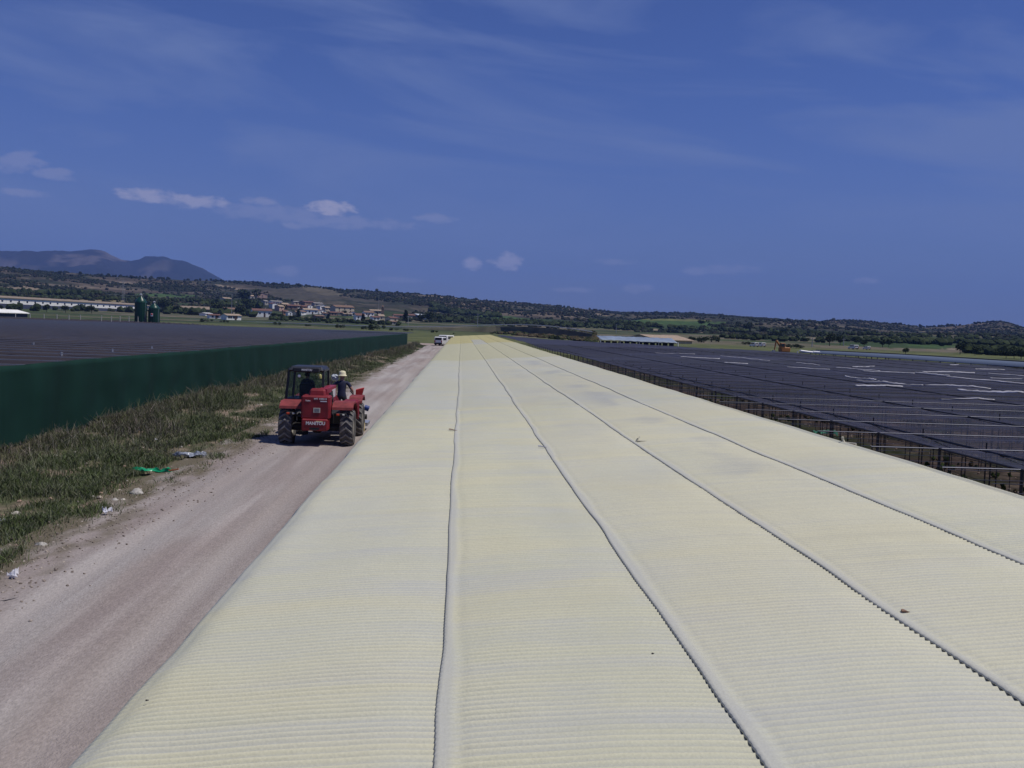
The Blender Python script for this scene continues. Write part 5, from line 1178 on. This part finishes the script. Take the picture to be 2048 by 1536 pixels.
def body(hands, elbows, feet, knees, lean=0, seated=False):
    J = []; E = []; Rd = []
    def a(p, r, par=None):
        J.append(p); Rd.append(r); 
        if par is not None: E.append((par, len(J)-1))
        return len(J)-1
    pz = .95 if not seated else .14
    pel = a((0, 0, pz), (.16, .12)); ab = a((0, lean*.3, pz+.16), (.155, .11), pel); ch = a((0, lean*.7, pz+.36), (.19, .125), ab); up = a((0, lean, pz+.50), (.13, .10), ch)
    nk = a((0, lean+.01, pz+.59), .055, up); h1 = a((0, lean+.025, pz+.67), .082, nk); h2 = a((0, lean+.02, pz+.77), .092, h1); h3 = a((0, lean+.015, pz+.83), .07, h2)
    for s, hd, elb in ((-1, hands[0], elbows[0]), (1, hands[1], elbows[1])):
        sh = a((s*.20, lean, pz+.47), .075, up); el_ = a(elb, .048, sh); wr = a(hd, .032, el_)
        d_ = Vector(hd)-Vector(elb); d_.normalize(); side = d_.cross(Vector((0, 1, .3))).normalized()
        pm = a(tuple(Vector(hd)+d_*.06), (.038, .022), wr)
        for k in range(4):
            f0 = Vector(hd)+d_*.11+side*(.030-.02*k); f1 = f0+d_*(.045-.006*abs(k-1))+Vector((0, 0, -.006)); i1 = a(tuple(f0), .010, pm); a(tuple(f1), .008, i1)
        t0 = Vector(hd)+d_*.05+side*.05; i1 = a(tuple(t0), .011, pm); a(tuple(t0+d_*.035+side*.012), .009, i1)
    for s, ft, kn in ((-1, feet[0], knees[0]), (1, feet[1], knees[1])):
        hp = a((s*.10, 0, pz-.07), .105, pel); k_ = a(kn, .066, hp); an = a(ft, .045, k_); he = a((ft[0], ft[1]+.02, ft[2]-.055), .05, an); a((ft[0]+s*.02, ft[1]+.16, ft[2]-.065), .04, he)
    return J, E, Rd
# standing worker, seen from behind
wp = onY(684, 760, TY+4.7); wx = float(wp[0]); htop = float(onY(684, 742.5, TY+4.7)[2])
J, E, Rd = body([(-.36, .18, 1.38), (.34, .22, .98)], [(-.38, .0, 1.18), (.33, .02, 1.16)], [(-.14, 0, .12), (.15, .05, .12)], [(-.13, .04, .5), (.14, .07, .5)], .06)
base = htop-1.86
def mf(c):
    if c.z > 1.52: return 0
    if abs(c.x) > .29 and (c.z < 1.30) or (c.y > .12 and c.x < -.25): return 0 if c.z < 1.6 else 1
    return 1 if c.z > .93 else 2
W1 = person('person', 'man in a navy shirt and cream sun hat standing in front of the red handler', J, E, Rd, mf, (wx, TY+4.7, max(.37, base)), 0)
W1.location.z = .37
s_ = (htop-.37)/1.87; W1.scale = (s_*1.18, s_, s_)
b = MB(); b.lathe([(.145, 1.695), (.135, 1.715), (.112, 1.745), (.108, 1.80), (.095, 1.86), (.05, 1.885), (.001, 1.89)], (0, .08, 0), 20); b.build('sun_hat', straw, W1)
hb = MB(); hb.box((0, .17, 1.70), (.03, .04, .05), bev=.012); hb.build('nose', skinm, W1)
# white bundle held up in his left hand
q = onY(669.5, 754, TY+4.9); 
rgb = np.random.default_rng(5); bm_v = ico_v*np.array([.13, .08, .13])
import bmesh
bm = bmesh.new(); bmesh.ops.create_icosphere(bm, subdivisions=3, radius=.13)
for v in bm.verts: v.co *= .55+.9*float(fbm(v.co.x*14+3, v.co.y*14+v.co.z*17, 3))
me = bpy.data.meshes.new('plastic_bundle'); bm.to_mesh(me); bm.free()
o = link('plastic_bundle', me, mat('pale film', (.42, .46, .50), .4), None, (float(q[0]), TY+4.9, float(q[2])-.02)); tag(o, 'crumpled pale plastic bundle held up beside the man in the sun hat', 'bundle')
# driver
J, E, Rd = body([(-.18, .42, .38), (.18, .42, .38)], [(-.27, .16, .34), (.27, .16, .34)], [(-.13, .62, -.28), (.13, .62, -.28)], [(-.13, .45, .12), (.13, .45, .12)], .0, True)
D_ = person('person', 'driver in dark clothes sitting inside the black cab of the handler', J, E, Rd, lambda c: 0 if c.z > .70 or (c.y > .3 and c.z > .2) else (1 if c.z > .12 else 2), (TX-.5, TY+.98, 1.46), 0)
D_.scale = (.80, .85, .86)
b = MB(); b.lathe([(.10, .80), (.105, .86), (.09, .93), (.04, .97), (.001, .98)], (0, .0, 0), 16); b.build('hair', m_blk, D_)

# ------------------------------------------------------------------ haze
hb = MB(); hb.box((0, 3500, 335), (24000, 17000, 730)); hz_o = hb.build('haze', None)
hm = bpy.data.materials.new('haze'); hm.use_nodes = True; hn = hm.node_tree; hn.nodes.clear(); pv = hn.nodes.new('ShaderNodeVolumePrincipled'); pv.inputs['Color'].default_value = (.24, .42, 1.0, 1); pv.inputs['Density'].default_value = 8.5e-5; pv.inputs['Anisotropy'].default_value = 0.0
ho = hn.nodes.new('ShaderNodeOutputMaterial'); hn.links.new(pv.outputs[0], ho.inputs['Volume']); hz_o.data.materials.clear(); hz_o.data.materials.append(hm); tag(hz_o, 'thin blue haze over the whole valley', 'haze', kind='stuff')
